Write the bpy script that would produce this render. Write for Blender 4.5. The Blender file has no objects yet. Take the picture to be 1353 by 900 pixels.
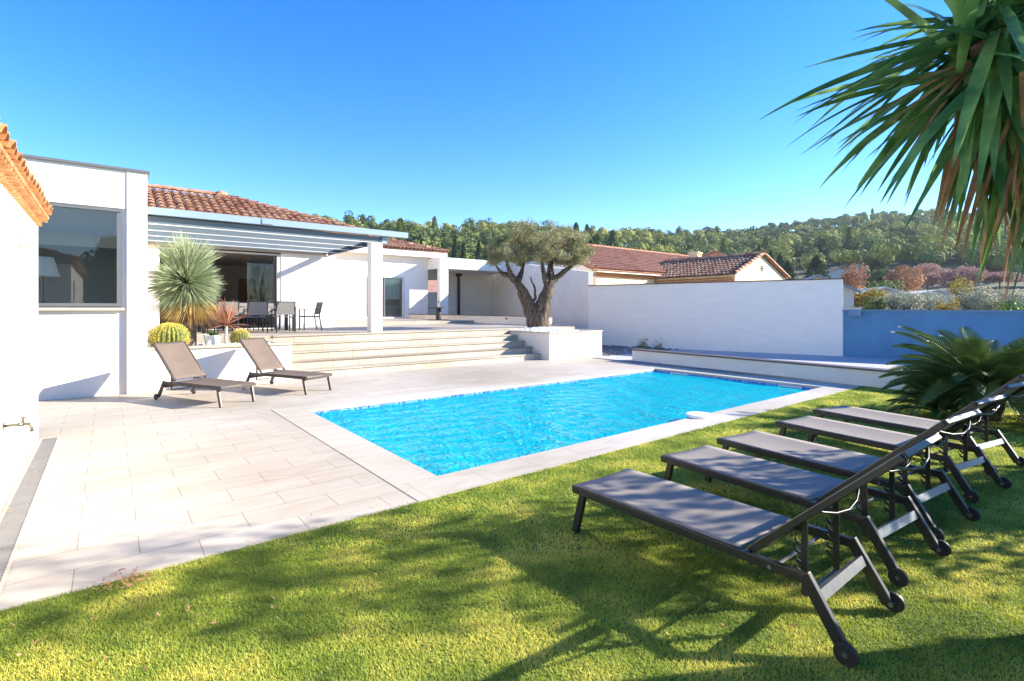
import bpy, math, random
import numpy as np
from mathutils import Vector, Matrix, noise
random.seed(7); RS = np.random.RandomState(7)
SC = bpy.context.scene
COL = SC.collection
PI = math.pi; R = math.radians
LOC = {}

# ------------------------------------------------------------------ helpers
class MB:
    def __init__(s): s.v = []; s.f = []
    def add(s, vs, fs):
        b = len(s.v); s.v += [tuple(p) for p in vs]; s.f += [tuple(b+i for i in f) for f in fs]; return s
    def box(s, x0, x1, y0, y1, z0, z1):
        return s.add([(x0,y0,z0),(x1,y0,z0),(x1,y1,z0),(x0,y1,z0),(x0,y0,z1),(x1,y0,z1),(x1,y1,z1),(x0,y1,z1)],
              [(0,3,2,1),(4,5,6,7),(0,1,5,4),(1,2,6,5),(2,3,7,6),(3,0,4,7)])
    def bar(s, a, b, w, h, up=(0,0,1)):
        """rectangular bar from a to b, width w (sideways), height h (along up)"""
        a = Vector(a); b = Vector(b); d = (b-a).normalized(); up = Vector(up)
        sd = d.cross(up).normalized(); u2 = sd.cross(d).normalized()
        vs = []
        for p in (a, b):
            for i, j in ((-1,-1),(1,-1),(1,1),(-1,1)): vs.append(p + sd*i*w/2 + u2*j*h/2)
        return s.add(vs, [(0,1,2,3),(7,6,5,4),(0,4,5,1),(1,5,6,2),(2,6,7,3),(3,7,4,0)])
    def tube(s, pts, rad, n=8, cap=True):
        pts = [Vector(p) for p in pts]; m = len(pts)
        if not hasattr(rad, '__len__'): rad = [rad]*m
        ref = Vector((0,0,1)); vs = []; prev = None
        for i, p in enumerate(pts):
            d = (pts[min(i+1,m-1)] - pts[max(i-1,0)]).normalized()
            if prev is None:
                prev = d.cross(ref)
                if prev.length < .05: prev = d.cross(Vector((1,0,0)))
            a = (prev - d*prev.dot(d)).normalized(); prev = a; b = d.cross(a)
            for k in range(n):
                t = 2*PI*k/n; vs.append(p + (a*math.cos(t) + b*math.sin(t))*rad[i])
        fs = [(i*n+k, i*n+(k+1)%n, (i+1)*n+(k+1)%n, (i+1)*n+k) for i in range(m-1) for k in range(n)]
        if cap: fs += [tuple(range(n))[::-1], tuple(range((m-1)*n, m*n))]
        return s.add(vs, fs)
    def lathe(s, c, prof, n=24, lob=0, amp=0):
        vs = []
        for r, z in prof:
            for k in range(n):
                t = 2*PI*k/n; rr = r*(1+amp*math.cos(lob*t)) if lob else r
                vs.append((c[0]+rr*math.cos(t), c[1]+rr*math.sin(t), c[2]+z))
        m = len(prof)
        fs = [(i*n+k, i*n+(k+1)%n, (i+1)*n+(k+1)%n, (i+1)*n+k) for i in range(m-1) for k in range(n)]
        fs += [tuple(range(n))[::-1], tuple(range((m-1)*n, m*n))]
        return s.add(vs, fs)
    def prism(s, poly, z0, z1):
        n = len(poly)
        return s.add([(x,y,z0) for x,y in poly]+[(x,y,z1) for x,y in poly],
                     [tuple(range(n))[::-1], tuple(range(n,2*n))]+[(i,(i+1)%n,n+(i+1)%n,n+i) for i in range(n)])
    def slab(s, a, b, th, z0, z1a, z1b=None, off=0):
        """vertical wall from a=(x,y) to b, thickness th (to the right of a->b), top heights at both ends"""
        if z1b is None: z1b = z1a
        a = Vector(a); b = Vector(b); d = (b-a).normalized(); nrm = Vector((d.y,-d.x))
        p = [a+nrm*off, b+nrm*off, b+nrm*(off+th), a+nrm*(off+th)]
        tz = [z1a, z1b, z1b, z1a]
        return s.add([(q.x,q.y,z0) for q in p]+[(q.x,q.y,t) for q,t in zip(p,tz)],
                     [(0,1,2,3),(7,6,5,4),(0,4,5,1),(1,5,6,2),(2,6,7,3),(3,7,4,0)])
    def build(s, name, mat, parent=None, smooth=False, bevel=0, solid=0):
        off = LOC.get(parent.name, (0,0,0)) if parent else (0,0,0)
        me = bpy.data.meshes.new(name)
        me.from_pydata([(x-off[0],y-off[1],z-off[2]) for x,y,z in s.v], [], s.f)
        if smooth: me.polygons.foreach_set('use_smooth', [True]*len(me.polygons))
        me.materials.append(M[mat] if isinstance(mat,str) else mat)
        me.update()
        o = bpy.data.objects.new(name, me); COL.objects.link(o)
        if parent: o.parent = parent; LOC[o.name] = off
        if bevel:
            b = o.modifiers.new('bevel','BEVEL'); b.width = bevel; b.segments = 2; b.limit_method = 'ANGLE'
        if solid:
            b = o.modifiers.new('solid','SOLIDIFY'); b.thickness = solid; b.offset = -1
        return o

def recalc(o):
    import bmesh
    bm = bmesh.new(); bm.from_mesh(o.data); bmesh.ops.recalc_face_normals(bm, faces=bm.faces); bm.to_mesh(o.data); bm.free(); return o

def npmesh(name, V, F, mat, parent=None, smooth=False):
    off = np.array(LOC.get(parent.name, (0,0,0)) if parent else (0,0,0), float)
    V = (V - off).astype(np.float32); k = F.shape[1]
    me = bpy.data.meshes.new(name)
    me.vertices.add(len(V)); me.vertices.foreach_set('co', V.ravel())
    me.loops.add(F.size); me.loops.foreach_set('vertex_index', F.ravel().astype(np.int32))
    me.polygons.add(len(F)); me.polygons.foreach_set('loop_start', np.arange(0, F.size, k, dtype=np.int32))
    me.polygons.foreach_set('loop_total', np.full(len(F), k, dtype=np.int32))
    if smooth: me.polygons.foreach_set('use_smooth', np.ones(len(F), bool))
    me.update(calc_edges=True); me.materials.append(M[mat] if isinstance(mat,str) else mat)
    o = bpy.data.objects.new(name, me); COL.objects.link(o)
    if parent: o.parent = parent; LOC[o.name] = tuple(off)
    return o

def tag(o, label=None, cat=None, group=None, kind=None):
    if label: o['label'] = label
    if cat: o['category'] = cat
    if group: o['group'] = group
    if kind: o['kind'] = kind
    return o
def thing(name, label, cat, loc=(0,0,0), rz=0, group=None):
    o = bpy.data.objects.new(name, None); COL.objects.link(o); o.empty_display_size = .2
    o.location = loc; o.rotation_euler = (0,0,rz); LOC[o.name] = tuple(loc)
    return tag(o, label, cat, group)
def copy_tree(o, parent=None):
    c = o.copy(); COL.objects.link(c); c.parent = parent
    for ch in list(o.children): copy_tree(ch, c)
    return c

# ------------------------------------------------------------------ materials
M = {}
def nodes(m):
    m.use_nodes = True; nt = m.node_tree; return nt, nt.nodes, nt.links, nt.nodes['Principled BSDF']
def mat(name, col, rough=.6, metal=0, var=.12, scale=6, bump=0, bscale=60, col2=None, spec=.5, detail=4, trans=0, stretch=None):
    m = bpy.data.materials.new(name); M[name] = m
    nt, N, L, P = nodes(m)
    tc = N.new('ShaderNodeTexCoord'); src = tc.outputs['Object']
    if stretch:
        mp = N.new('ShaderNodeMapping'); mp.inputs['Scale'].default_value = stretch; L.new(src, mp.inputs['Vector']); src = mp.outputs['Vector']
    nz = N.new('ShaderNodeTexNoise'); nz.inputs['Scale'].default_value = scale; nz.inputs['Detail'].default_value = detail
    L.new(src, nz.inputs['Vector'])
    rp = N.new('ShaderNodeValToRGB'); e = rp.color_ramp.elements
    c1 = [max(0,c*(1-var)) for c in col]; c2 = [min(1,c*(1+var)) for c in col] if col2 is None else col2
    e[0].position = .3; e[1].position = .7
    e[0].color = (*c1,1); e[1].color = (*c2,1)
    L.new(nz.outputs['Fac'], rp.inputs['Fac']); L.new(rp.outputs['Color'], P.inputs['Base Color'])
    P.inputs['Roughness'].default_value = rough; P.inputs['Metallic'].default_value = metal
    P.inputs['Specular IOR Level'].default_value = spec
    if bump:
        n2 = N.new('ShaderNodeTexNoise'); n2.inputs['Scale'].default_value = bscale; n2.inputs['Detail'].default_value = 5
        L.new(src, n2.inputs['Vector'])
        b = N.new('ShaderNodeBump'); b.inputs['Strength'].default_value = bump; b.inputs['Distance'].default_value = .01
        L.new(n2.outputs['Fac'], b.inputs['Height']); L.new(b.outputs['Normal'], P.inputs['Normal'])
    return m
def leafmat(name, c1, c2, scale=1.0, rough=.5, tl=.25, c3=None, detail=3, obj=True):
    m = bpy.data.materials.new(name); M[name] = m
    nt, N, L, P = nodes(m)
    tc = N.new('ShaderNodeTexCoord'); nz = N.new('ShaderNodeTexNoise'); nz.inputs['Scale'].default_value = scale; nz.inputs['Detail'].default_value = detail
    L.new(tc.outputs['Object'], nz.inputs['Vector'])
    rp = N.new('ShaderNodeValToRGB'); e = rp.color_ramp.elements
    e[0].position = .36; e[1].position = .64; e[0].color = (*c1,1); e[1].color = (*c2,1)
    if c3: x = e.new(.5); x.color = (*c3,1)
    L.new(nz.outputs['Fac'], rp.inputs['Fac']); L.new(rp.outputs['Color'], P.inputs['Base Color'])
    P.inputs['Roughness'].default_value = rough; P.inputs['Specular IOR Level'].default_value = .35
    if tl:
        out = N['Material Output']; t = N.new('ShaderNodeBsdfTranslucent'); mx = N.new('ShaderNodeMixShader'); mx.inputs[0].default_value = tl
        L.new(rp.outputs['Color'], t.inputs['Color']); L.new(P.outputs[0], mx.inputs[1]); L.new(t.outputs[0], mx.inputs[2]); L.new(mx.outputs[0], out.inputs['Surface'])
    return m

mat('white_render', (.84,.77,.675), .85, var=.035, scale=1.1, bump=.35, bscale=90)
mat('shaded_render', (.90,.80,.67), .9, var=.035, scale=1.6, bump=.7, bscale=18, stretch=(1,1,4), detail=9)
mat('garden_render', (.78,.695,.575), .9, var=.07, scale=1.0, bump=.35, bscale=70)
mat('cream_render', (.74,.60,.38), .9, var=.04, scale=.8, bump=.2)
mat('pink_render', (.62,.33,.25), .9, var=.05, scale=.8)
mat('blue_render', (.095,.235,.36), .8, var=.12, scale=1.5, bump=.4, bscale=30)
mat('blue_cap', (.14,.24,.33), .7, var=.06)
mat('stone_cap', (.50,.42,.32), .7, var=.08, scale=5)
mat('dark_cap', (.10,.08,.07), .6, var=.15, scale=5)
mat('grey_metal', (.22,.30,.36), .45, 0, var=.04)
mat('curtain', (.66,.68,.56), .9, var=.05)
mat('joist_shade_metal', (.095,.125,.145), .5, 0, var=.04)  # darker copy of the beam grey; weaker sun on the joists is coloured in
mat('band_render', (.52,.45,.36), .9, var=.04)  # tan carrying the overhang shade in its colour; also on the bed base
mat('dark_blue_metal', (.045,.06,.085), .45, 0, var=.05)
mat('anthracite', (.012,.012,.014), .38, 0, var=.1, scale=20)
mat('bright_metal', (.20,.20,.21), .35, .8, var=.1, scale=20)
mat('brown_metal', (.05,.036,.026), .45, 0, var=.1, scale=20)
mat('rubber', (.008,.008,.009), .55, var=.1)
mat('light_frame', (.62,.61,.58), .4, var=.02)
mat('grey_frame', (.13,.13,.13), .4, var=.04)
mat('dark_wood', (.035,.025,.02), .6, var=.2, scale=10)
mat('brown_door', (.16,.07,.035), .5, var=.1)
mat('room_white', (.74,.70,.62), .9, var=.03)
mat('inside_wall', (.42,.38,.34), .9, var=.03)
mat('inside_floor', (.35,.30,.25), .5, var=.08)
mat('appliance', (.45,.45,.45), .4, .3, var=.03)
mat('grate_metal', (.16,.16,.16), .5, .2, var=.1)
mat('tap_metal', (.16,.14,.10), .35, .7, var=.1, scale=30)
mat('barrel_green', (.16,.19,.03), .7, var=.2, scale=30)
mat('barrel_spines', (.72,.55,.10), .7, var=.2, scale=60)
mat('cactus_green', (.10,.14,.05), .7, var=.2, scale=30)
mat('pot_white', (.70,.70,.68), .6, var=.04)
mat('pebble', (.72,.71,.69), .8, var=.16, scale=9)
mat('grey_stone', (.17,.165,.18), .9, var=.35, scale=14)
mat('lampshade', (.80,.76,.68), .9, var=.02)
mat('white_plastic', (.8,.8,.8), .35, var=.02)
mat('skin_dead', (.30,.13,.055), .8, var=.35, scale=12)
mat('trunk_brown', (.12,.085,.06), .95, var=.4, scale=8, bump=1, bscale=25)
mat('earth', (.09,.065,.045), .95, var=.3, scale=6, bump=.6)
mat('terrain', (.075,.085,.035), .95, var=.4, scale=.06)
mat('bed_gravel', (.42,.41,.42), .9, var=.2, scale=12, bump=.5)
mat('solar', (.20,.24,.30), .3, var=.05)
mat('stucco_far', (.62,.58,.52), .9, var=.04)

# olive bark: stretched along the trunk
def bark():
    m = bpy.data.materials.new('bark'); M['bark'] = m; nt,N,L,P = nodes(m)
    tc = N.new('ShaderNodeTexCoord'); mp = N.new('ShaderNodeMapping'); mp.inputs['Scale'].default_value = (9,9,1.6)
    L.new(tc.outputs['Object'], mp.inputs['Vector'])
    nz = N.new('ShaderNodeTexNoise'); nz.inputs['Scale'].default_value = 2.2; nz.inputs['Detail'].default_value = 8; nz.inputs['Distortion'].default_value = .8
    L.new(mp.outputs[0], nz.inputs['Vector'])
    rp = N.new('ShaderNodeValToRGB'); e = rp.color_ramp.elements; e[0].position=.38; e[1].position=.62
    e[0].color = (.03,.02,.012,1); e[1].color = (.19,.13,.085,1)
    L.new(nz.outputs['Fac'], rp.inputs['Fac']); L.new(rp.outputs[0], P.inputs['Base Color']); P.inputs['Roughness'].default_value = .95
    b = N.new('ShaderNodeBump'); b.inputs['Strength'].default_value = 1; b.inputs['Distance'].default_value = .05
    L.new(nz.outputs['Fac'], b.inputs['Height']); L.new(b.outputs[0], P.inputs['Normal'])
bark()

def tilemat(name, cols, scale=2.6):
    m = bpy.data.materials.new(name); M[name] = m; nt,N,L,P = nodes(m)
    tc = N.new('ShaderNodeTexCoord')
    vo = N.new('ShaderNodeTexVoronoi'); vo.inputs['Scale'].default_value = scale; L.new(tc.outputs['Object'], vo.inputs['Vector'])
    sp = N.new('ShaderNodeSeparateColor'); L.new(vo.outputs['Color'], sp.inputs[0])
    rp = N.new('ShaderNodeValToRGB'); rp.color_ramp.interpolation = 'LINEAR'; e = rp.color_ramp.elements
    e[0].color = (*cols[0],1); e[1].color = (*cols[-1],1)
    for i, c in enumerate(cols[1:-1]): x = e.new((i+1)/(len(cols)-1)); x.color = (*c,1)
    L.new(sp.outputs[0], rp.inputs['Fac'])
    nz = N.new('ShaderNodeTexNoise'); nz.inputs['Scale'].default_value = 14; nz.inputs['Detail'].default_value = 4; L.new(tc.outputs['Object'], nz.inputs['Vector'])
    mx = N.new('ShaderNodeMix'); mx.data_type='RGBA'; mx.blend_type='MULTIPLY'; mx.inputs[0].default_value = .6
    L.new(rp.outputs[0], mx.inputs[6])
    r2 = N.new('ShaderNodeValToRGB'); r2.color_ramp.elements[0].color=(.45,.42,.40,1); r2.color_ramp.elements[1].color=(1.0,1,1,1); r2.color_ramp.elements[0].position=.35; r2.color_ramp.elements[1].position=.6
    L.new(nz.outputs['Fac'], r2.inputs['Fac']); L.new(r2.outputs[0], mx.inputs[7]); L.new(mx.outputs[2], P.inputs['Base Color'])
    P.inputs['Roughness'].default_value = .85
tilemat('tile_house', [(.34,.14,.07),(.50,.24,.13),(.58,.36,.22),(.40,.17,.09)], 3.4)
tilemat('tile_near', [(.50,.20,.07),(.58,.28,.11),(.46,.17,.06)], 5)
tilemat('tile_far', [(.46,.20,.11),(.58,.29,.18),(.52,.28,.18)], 2.2)

def paving(name, base, mortar, bw, rh, scale_off=(0,0), msize=.006, vert=None, var=.10):
    m = bpy.data.materials.new(name); M[name] = m; nt,N,L,P = nodes(m)
    tc = N.new('ShaderNodeTexCoord'); mp = N.new('ShaderNodeMapping'); mp.inputs['Location'].default_value = (scale_off[0], scale_off[1], 0)
    if vert: mp.inputs['Rotation'].default_value = vert
    L.new(tc.outputs['Object'], mp.inputs['Vector'])
    br = N.new('ShaderNodeTexBrick'); br.inputs['Scale'].default_value = 1; br.offset = .5
    br.inputs['Brick Width'].default_value = bw; br.inputs['Row Height'].default_value = rh
    br.inputs['Mortar Size'].default_value = msize; br.inputs['Mortar Smooth'].default_value = .15; br.inputs['Bias'].default_value = 0
    b1 = [c*(1-var) for c in base]; b2 = [min(1,c*(1+var*.6)) for c in base]
    br.inputs['Color1'].default_value = (*b1,1); br.inputs['Color2'].default_value = (*b2,1); br.inputs['Mortar'].default_value = (*mortar,1)
    L.new(mp.outputs[0], br.inputs['Vector'])
    # veined stone: noise stretched along the slabs
    m2 = N.new('ShaderNodeMapping'); m2.inputs['Scale'].default_value = (.7,3.4,3.4); L.new(tc.outputs['Object'], m2.inputs['Vector'])
    nz = N.new('ShaderNodeTexNoise'); nz.inputs['Scale'].default_value = 2; nz.inputs['Detail'].default_value = 6; nz.inputs['Distortion'].default_value = 1.2; L.new(m2.outputs[0], nz.inputs['Vector'])
    rp = N.new('ShaderNodeValToRGB'); e = rp.color_ramp.elements; e[0].position=.3; e[1].position=.7; e[0].color=(.80,.76,.70,1); e[1].color=(1,1,1,1)
    L.new(nz.outputs['Fac'], rp.inputs['Fac'])
    mx = N.new('ShaderNodeMix'); mx.data_type='RGBA'; mx.blend_type='MULTIPLY'; mx.inputs[0].default_value = .8
    L.new(br.outputs['Color'], mx.inputs[6]); L.new(rp.outputs[0], mx.inputs[7])
    nz3 = N.new('ShaderNodeTexNoise'); nz3.inputs['Scale'].default_value = .35; nz3.inputs['Detail'].default_value = 5; L.new(tc.outputs['Object'], nz3.inputs['Vector'])
    r3 = N.new('ShaderNodeValToRGB'); r3.color_ramp.elements[0].position=.3; r3.color_ramp.elements[1].position=.6; r3.color_ramp.elements[0].color=(.76,.72,.66,1); r3.color_ramp.elements[1].color=(1,1,1,1)
    L.new(nz3.outputs['Fac'], r3.inputs['Fac'])
    mx2 = N.new('ShaderNodeMix'); mx2.data_type='RGBA'; mx2.blend_type='MULTIPLY'; mx2.inputs[0].default_value = 1
    L.new(mx.outputs[2], mx2.inputs[6]); L.new(r3.outputs[0], mx2.inputs[7])
    L.new(mx2.outputs[2], P.inputs['Base Color']); P.inputs['Roughness'].default_value = .65
    b = N.new('ShaderNodeBump'); b.inputs['Strength'].default_value = .5; b.inputs['Distance'].default_value = .004; b.invert = True
    L.new(br.outputs['Fac'], b.inputs['Height']); L.new(b.outputs[0], P.inputs['Normal'])
paving('paving', (.52,.465,.39), (.30,.25,.19), .655, .33, (.165,-.17), msize=.0035, var=.05)
paving('coping', (.58,.53,.455), (.40,.34,.28), .655, 5, (.165,0), msize=.004, var=.03)
paving('coping_side', (.58,.53,.455), (.40,.34,.28), 5, .66, (0,.1), msize=.004, var=.03)
paving('riser', (.54,.475,.37), (.22,.17,.12), .62, 9, (0,0), var=.10)
paving('terrace_stone', (.45,.40,.325), (.25,.20,.15), .655, .33, (0,0))

def lawnmat():
    m = bpy.data.materials.new('turf'); M['turf'] = m; nt,N,L,P = nodes(m)
    tc = N.new('ShaderNodeTexCoord')
    nz = N.new('ShaderNodeTexNoise'); nz.inputs['Scale'].default_value = 45; nz.inputs['Detail'].default_value = 6; L.new(tc.outputs['Object'], nz.inputs['Vector'])
    rp = N.new('ShaderNodeValToRGB'); e = rp.color_ramp.elements; e[0].position=.35; e[1].position=.65; e[0].color=(.05,.10,.012,1); e[1].color=(.16,.25,.03,1)
    L.new(nz.outputs['Fac'], rp.inputs['Fac']); L.new(rp.outputs[0], P.inputs['Base Color']); P.inputs['Roughness'].default_value = .9
    b = N.new('ShaderNodeBump'); b.inputs['Strength'].default_value = 1; b.inputs['Distance'].default_value = .02; L.new(nz.outputs['Fac'], b.inputs['Height']); L.new(b.outputs[0], P.inputs['Normal'])
lawnmat()
leafmat('blade', (.20,.27,.035), (.72,.66,.13), 2.2, .6, .45, c3=(.40,.46,.06), detail=12)
leafmat('olive_leaf', (.16,.17,.07), (.48,.43,.21), 2.5, .55, .2)
leafmat('yucca_leaf', (.07,.18,.05), (.21,.36,.10), 7, .26, .3)
leafmat('yucca_young', (.07,.16,.03), (.16,.26,.06), 4, .35, .25)  # darker, yellower green of the young leaves
leafmat('dead_leaf', (.30,.13,.05), (.62,.36,.19), 6, .8, .25)
leafmat('rostrata_leaf', (.20,.26,.13), (.50,.54,.32), 22, .45, .1)
leafmat('rostrata_dry', (.42,.24,.05), (.62,.44,.16), 8, .7, .2)
leafmat('cordyline_leaf', (.40,.13,.07), (.55,.30,.18), 8, .5, .2)
leafmat('cycas_leaf', (.035,.075,.015), (.13,.20,.035), 3, .38, .12)
leafmat('bush_leaf', (.05,.13,.015), (.13,.26,.03), 5, .5, .3)
leafmat('pine_needles', (.06,.095,.022), (.42,.40,.085), .055, .85, .12, c3=(.17,.21,.05), detail=6)
leafmat('hill_scrub', (.05,.075,.03), (.16,.17,.06), .05, .85, .1)
leafmat('cypress_leaf', (.022,.045,.014), (.05,.085,.022), .5, .8, .1)
leafmat('autumn_orange', (.30,.12,.05), (.46,.25,.12), .5, .8, .25)
leafmat('autumn_pink', (.30,.16,.13), (.45,.28,.22), .5, .8, .25)
leafmat('autumn_yellow', (.26,.17,.02), (.42,.32,.05), .5, .8, .25)
leafmat('silver_leaf', (.24,.24,.15), (.50,.48,.32), .9, .7, .2)
leafmat('green_leaf', (.06,.10,.02), (.16,.21,.04), .7, .7, .2)
leafmat('screen_leaf', (.05,.08,.03), (.08,.12,.04), .7, .7, .15)
leafmat('weed_leaf', (.12,.14,.06), (.25,.26,.13), 9, .7, .2)

def slingmat(name, c):
    m = bpy.data.materials.new(name); M[name] = m; nt,N,L,P = nodes(m)
    tc = N.new('ShaderNodeTexCoord'); w = N.new('ShaderNodeTexNoise'); w.inputs['Scale'].default_value = 5; w.inputs['Detail'].default_value = 3
    L.new(tc.outputs['Object'], w.inputs['Vector'])
    rp = N.new('ShaderNodeValToRGB'); rp.color_ramp.elements[0].color=(*[x*.85 for x in c],1); rp.color_ramp.elements[1].color=(*[x*1.15 for x in c],1)
    L.new(w.outputs['Fac'], rp.inputs['Fac']); L.new(rp.outputs[0], P.inputs['Base Color'])
    P.inputs['Roughness'].default_value = .75; P.inputs['Specular IOR Level'].default_value = .25
    ch = N.new('ShaderNodeTexChecker'); ch.inputs['Scale'].default_value = 500; L.new(tc.outputs['Object'], ch.inputs['Vector'])
    b = N.new('ShaderNodeBump'); b.inputs['Strength'].default_value = .25; b.inputs['Distance'].default_value = .001; L.new(ch.outputs['Fac'], b.inputs['Height']); L.new(b.outputs[0], P.inputs['Normal'])
slingmat('sling_grey', (.20,.19,.18)); slingmat('sling_dark', (.25,.215,.18)); slingmat('sling_brown', (.155,.115,.088))

def glassmat(name, tint=(.75,.85,.85), ior=1.5, boost=0.0):
    m = bpy.data.materials.new(name); M[name] = m; m.use_nodes = True; nt = m.node_tree; N = nt.nodes; L = nt.links
    for n in list(N): N.remove(n)
    out = N.new('ShaderNodeOutputMaterial'); t = N.new('ShaderNodeBsdfTransparent'); g = N.new('ShaderNodeBsdfGlossy'); fr = N.new('ShaderNodeFresnel'); mx = N.new('ShaderNodeMixShader')
    t.inputs[0].default_value = (*tint,1); g.inputs['Roughness'].default_value = .005; fr.inputs[0].default_value = ior
    ad = N.new('ShaderNodeMath'); ad.operation='ADD'; ad.inputs[1].default_value = boost; ad.use_clamp = True
    L.new(fr.outputs[0], ad.inputs[0]); L.new(ad.outputs[0], mx.inputs[0]); L.new(t.outputs[0], mx.inputs[1]); L.new(g.outputs[0], mx.inputs[2]); L.new(mx.outputs[0], out.inputs['Surface'])
glassmat('window_glass', (.90,.94,.90), 1.5, .03)
glassmat('door_glass', (.85,.90,.88), 1.5, .03)

def watermat():
    m = bpy.data.materials.new('water'); M['water'] = m; m.use_nodes = True; nt = m.node_tree; N = nt.nodes; L = nt.links
    for n in list(N): N.remove(n)
    out = N.new('ShaderNodeOutputMaterial'); t = N.new('ShaderNodeBsdfTransparent'); t.inputs[0].default_value = (.45,.90,.97,1)
    d = N.new('ShaderNodeBsdfDiffuse'); d.inputs[0].default_value = (.0,.64,.77,1)
    g = N.new('ShaderNodeBsdfGlossy'); g.inputs['Roughness'].default_value = .10; g.inputs['Color'].default_value = (.55,.8,.9,1)
    fr = N.new('ShaderNodeFresnel'); fr.inputs[0].default_value = 1.33
    tc = N.new('ShaderNodeTexCoord')
    nz = N.new('ShaderNodeTexNoise'); nz.inputs['Scale'].default_value = 9; nz.inputs['Detail'].default_value = 5; nz.inputs['Distortion'].default_value = 1.4; L.new(tc.outputs['Object'], nz.inputs['Vector'])
    b = N.new('ShaderNodeBump'); b.inputs['Strength'].default_value = 1; b.inputs['Distance'].default_value = .10; L.new(nz.outputs['Fac'], b.inputs['Height'])
    for s in (d, g, fr): L.new(b.outputs[0], s.inputs['Normal'])
    m1 = N.new('ShaderNodeMixShader'); m1.inputs[0].default_value = .62; L.new(t.outputs[0], m1.inputs[1]); L.new(d.outputs[0], m1.inputs[2])
    m2 = N.new('ShaderNodeMixShader'); L.new(fr.outputs[0], m2.inputs[0]); L.new(m1.outputs[0], m2.inputs[1]); L.new(g.outputs[0], m2.inputs[2]); L.new(m2.outputs[0], out.inputs['Surface'])
watermat()
def mosaic(name, c1, c2):
    m = bpy.data.materials.new(name); M[name] = m; nt,N,L,P = nodes(m)
    tc = N.new('ShaderNodeTexCoord'); vo = N.new('ShaderNodeTexVoronoi'); vo.distance='CHEBYCHEV'; vo.inputs['Scale'].default_value = 30; vo.inputs['Randomness'].default_value = 0; L.new(tc.outputs['Object'], vo.inputs['Vector'])
    wn = N.new('ShaderNodeTexWhiteNoise'); L.new(vo.outputs['Position'], wn.inputs['Vector'])
    rp = N.new('ShaderNodeValToRGB'); rp.color_ramp.elements[0].color=(*c1,1); rp.color_ramp.elements[1].color=(*c2,1); L.new(wn.outputs['Value'], rp.inputs['Fac'])
    L.new(rp.outputs[0], P.inputs['Base Color']); P.inputs['Roughness'].default_value=.25
mosaic('mosaic', (.02,.06,.35), (.25,.45,.85)); mosaic('liner', (.20,.60,.85), (.28,.70,.92))

# ------------------------------------------------------------------ foliage helpers
def unit(v): return v/np.maximum(np.linalg.norm(v, axis=-1, keepdims=True), 1e-9)
def quads(C, L, W, D=None, N=None):
    """pointed leaves centred on C, length L, width W"""
    if isinstance(C, OP): N = C.N; C = C.P; D = unit(np.cross(N, RS.normal(size=(len(C),3))))
    n = len(C)
    if D is None: D = unit(RS.normal(size=(n,3)))
    if N is None: N = unit(RS.normal(size=(n,3)))
    S = unit(np.cross(D, N)); L = np.broadcast_to(np.asarray(L,float).reshape(-1,1), (n,1)); W = np.broadcast_to(np.asarray(W,float).reshape(-1,1), (n,1))
    V = np.stack([C-D*L/2, C+S*W/2, C+D*L/2, C-S*W/2], 1).reshape(-1,3)
    return V, np.arange(4*n).reshape(-1,4)
def merge(parts):
    Vs=[];Fs=[];b=0
    for V,F in parts: Vs.append(V); Fs.append(F+b); b+=len(V)
    return np.concatenate(Vs), np.concatenate(Fs)
class OP:
    def __init__(s,P,N): s.P=P; s.N=N
def crown_points(c, r, n, lumps=9, flat=1.0, shell=.55, jit=.45):
    """leaf points in several uneven lumps inside an ellipsoid r"""
    c = np.array(c); r = np.array(r)
    lc = unit(RS.normal(size=(lumps,3)))*RS.uniform(.25,.75,(lumps,1)); lc[0]=0
    lr = RS.uniform(.32,.55,lumps)
    k = RS.randint(0,lumps,n)
    p = unit(RS.normal(size=(n,3)))*(RS.uniform(shell,1.05,(n,1)))
    P = lc[k]+p*lr[k][:,None]*np.array([1,1,flat])
    return OP(c+P*r, unit(p+RS.normal(size=(n,3))*jit))
def strap_leaf(mb_v, mb_f, base, d, L, W, droop, n=8, fold=.25, side=None, tw=0):
    """lance-shaped folded leaf: base point, direction, drooping by gravity"""
    p = Vector(base); d = Vector(d).normalized(); sd = d.cross(Vector((0,0,1)))
    if sd.length < .1: sd = Vector((1,0,0))
    sd.normalize(); sd = Matrix.Rotation(tw, 3, d) @ sd
    b = len(mb_v)
    for i in range(n+1):
        t = i/n; w = W*min(1,.55+1.3*t)*(1-t**2.4)**.95 if t<1 else 0
        up = sd.cross(d).normalized()
        mb_v += [tuple(p-sd*w/2+up*fold*w/2), tuple(p), tuple(p+sd*w/2+up*fold*w/2)]
        d = (d + Vector((0,0,-droop*(.3+1.6*t)/n))).normalized(); sd = (sd - d*sd.dot(d)).normalized()
        p = p + d*(L/n)
    for i in range(n):
        a = b+i*3; mb_f += [(a,a+1,a+4,a+3),(a+1,a+2,a+5,a+4)]

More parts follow.
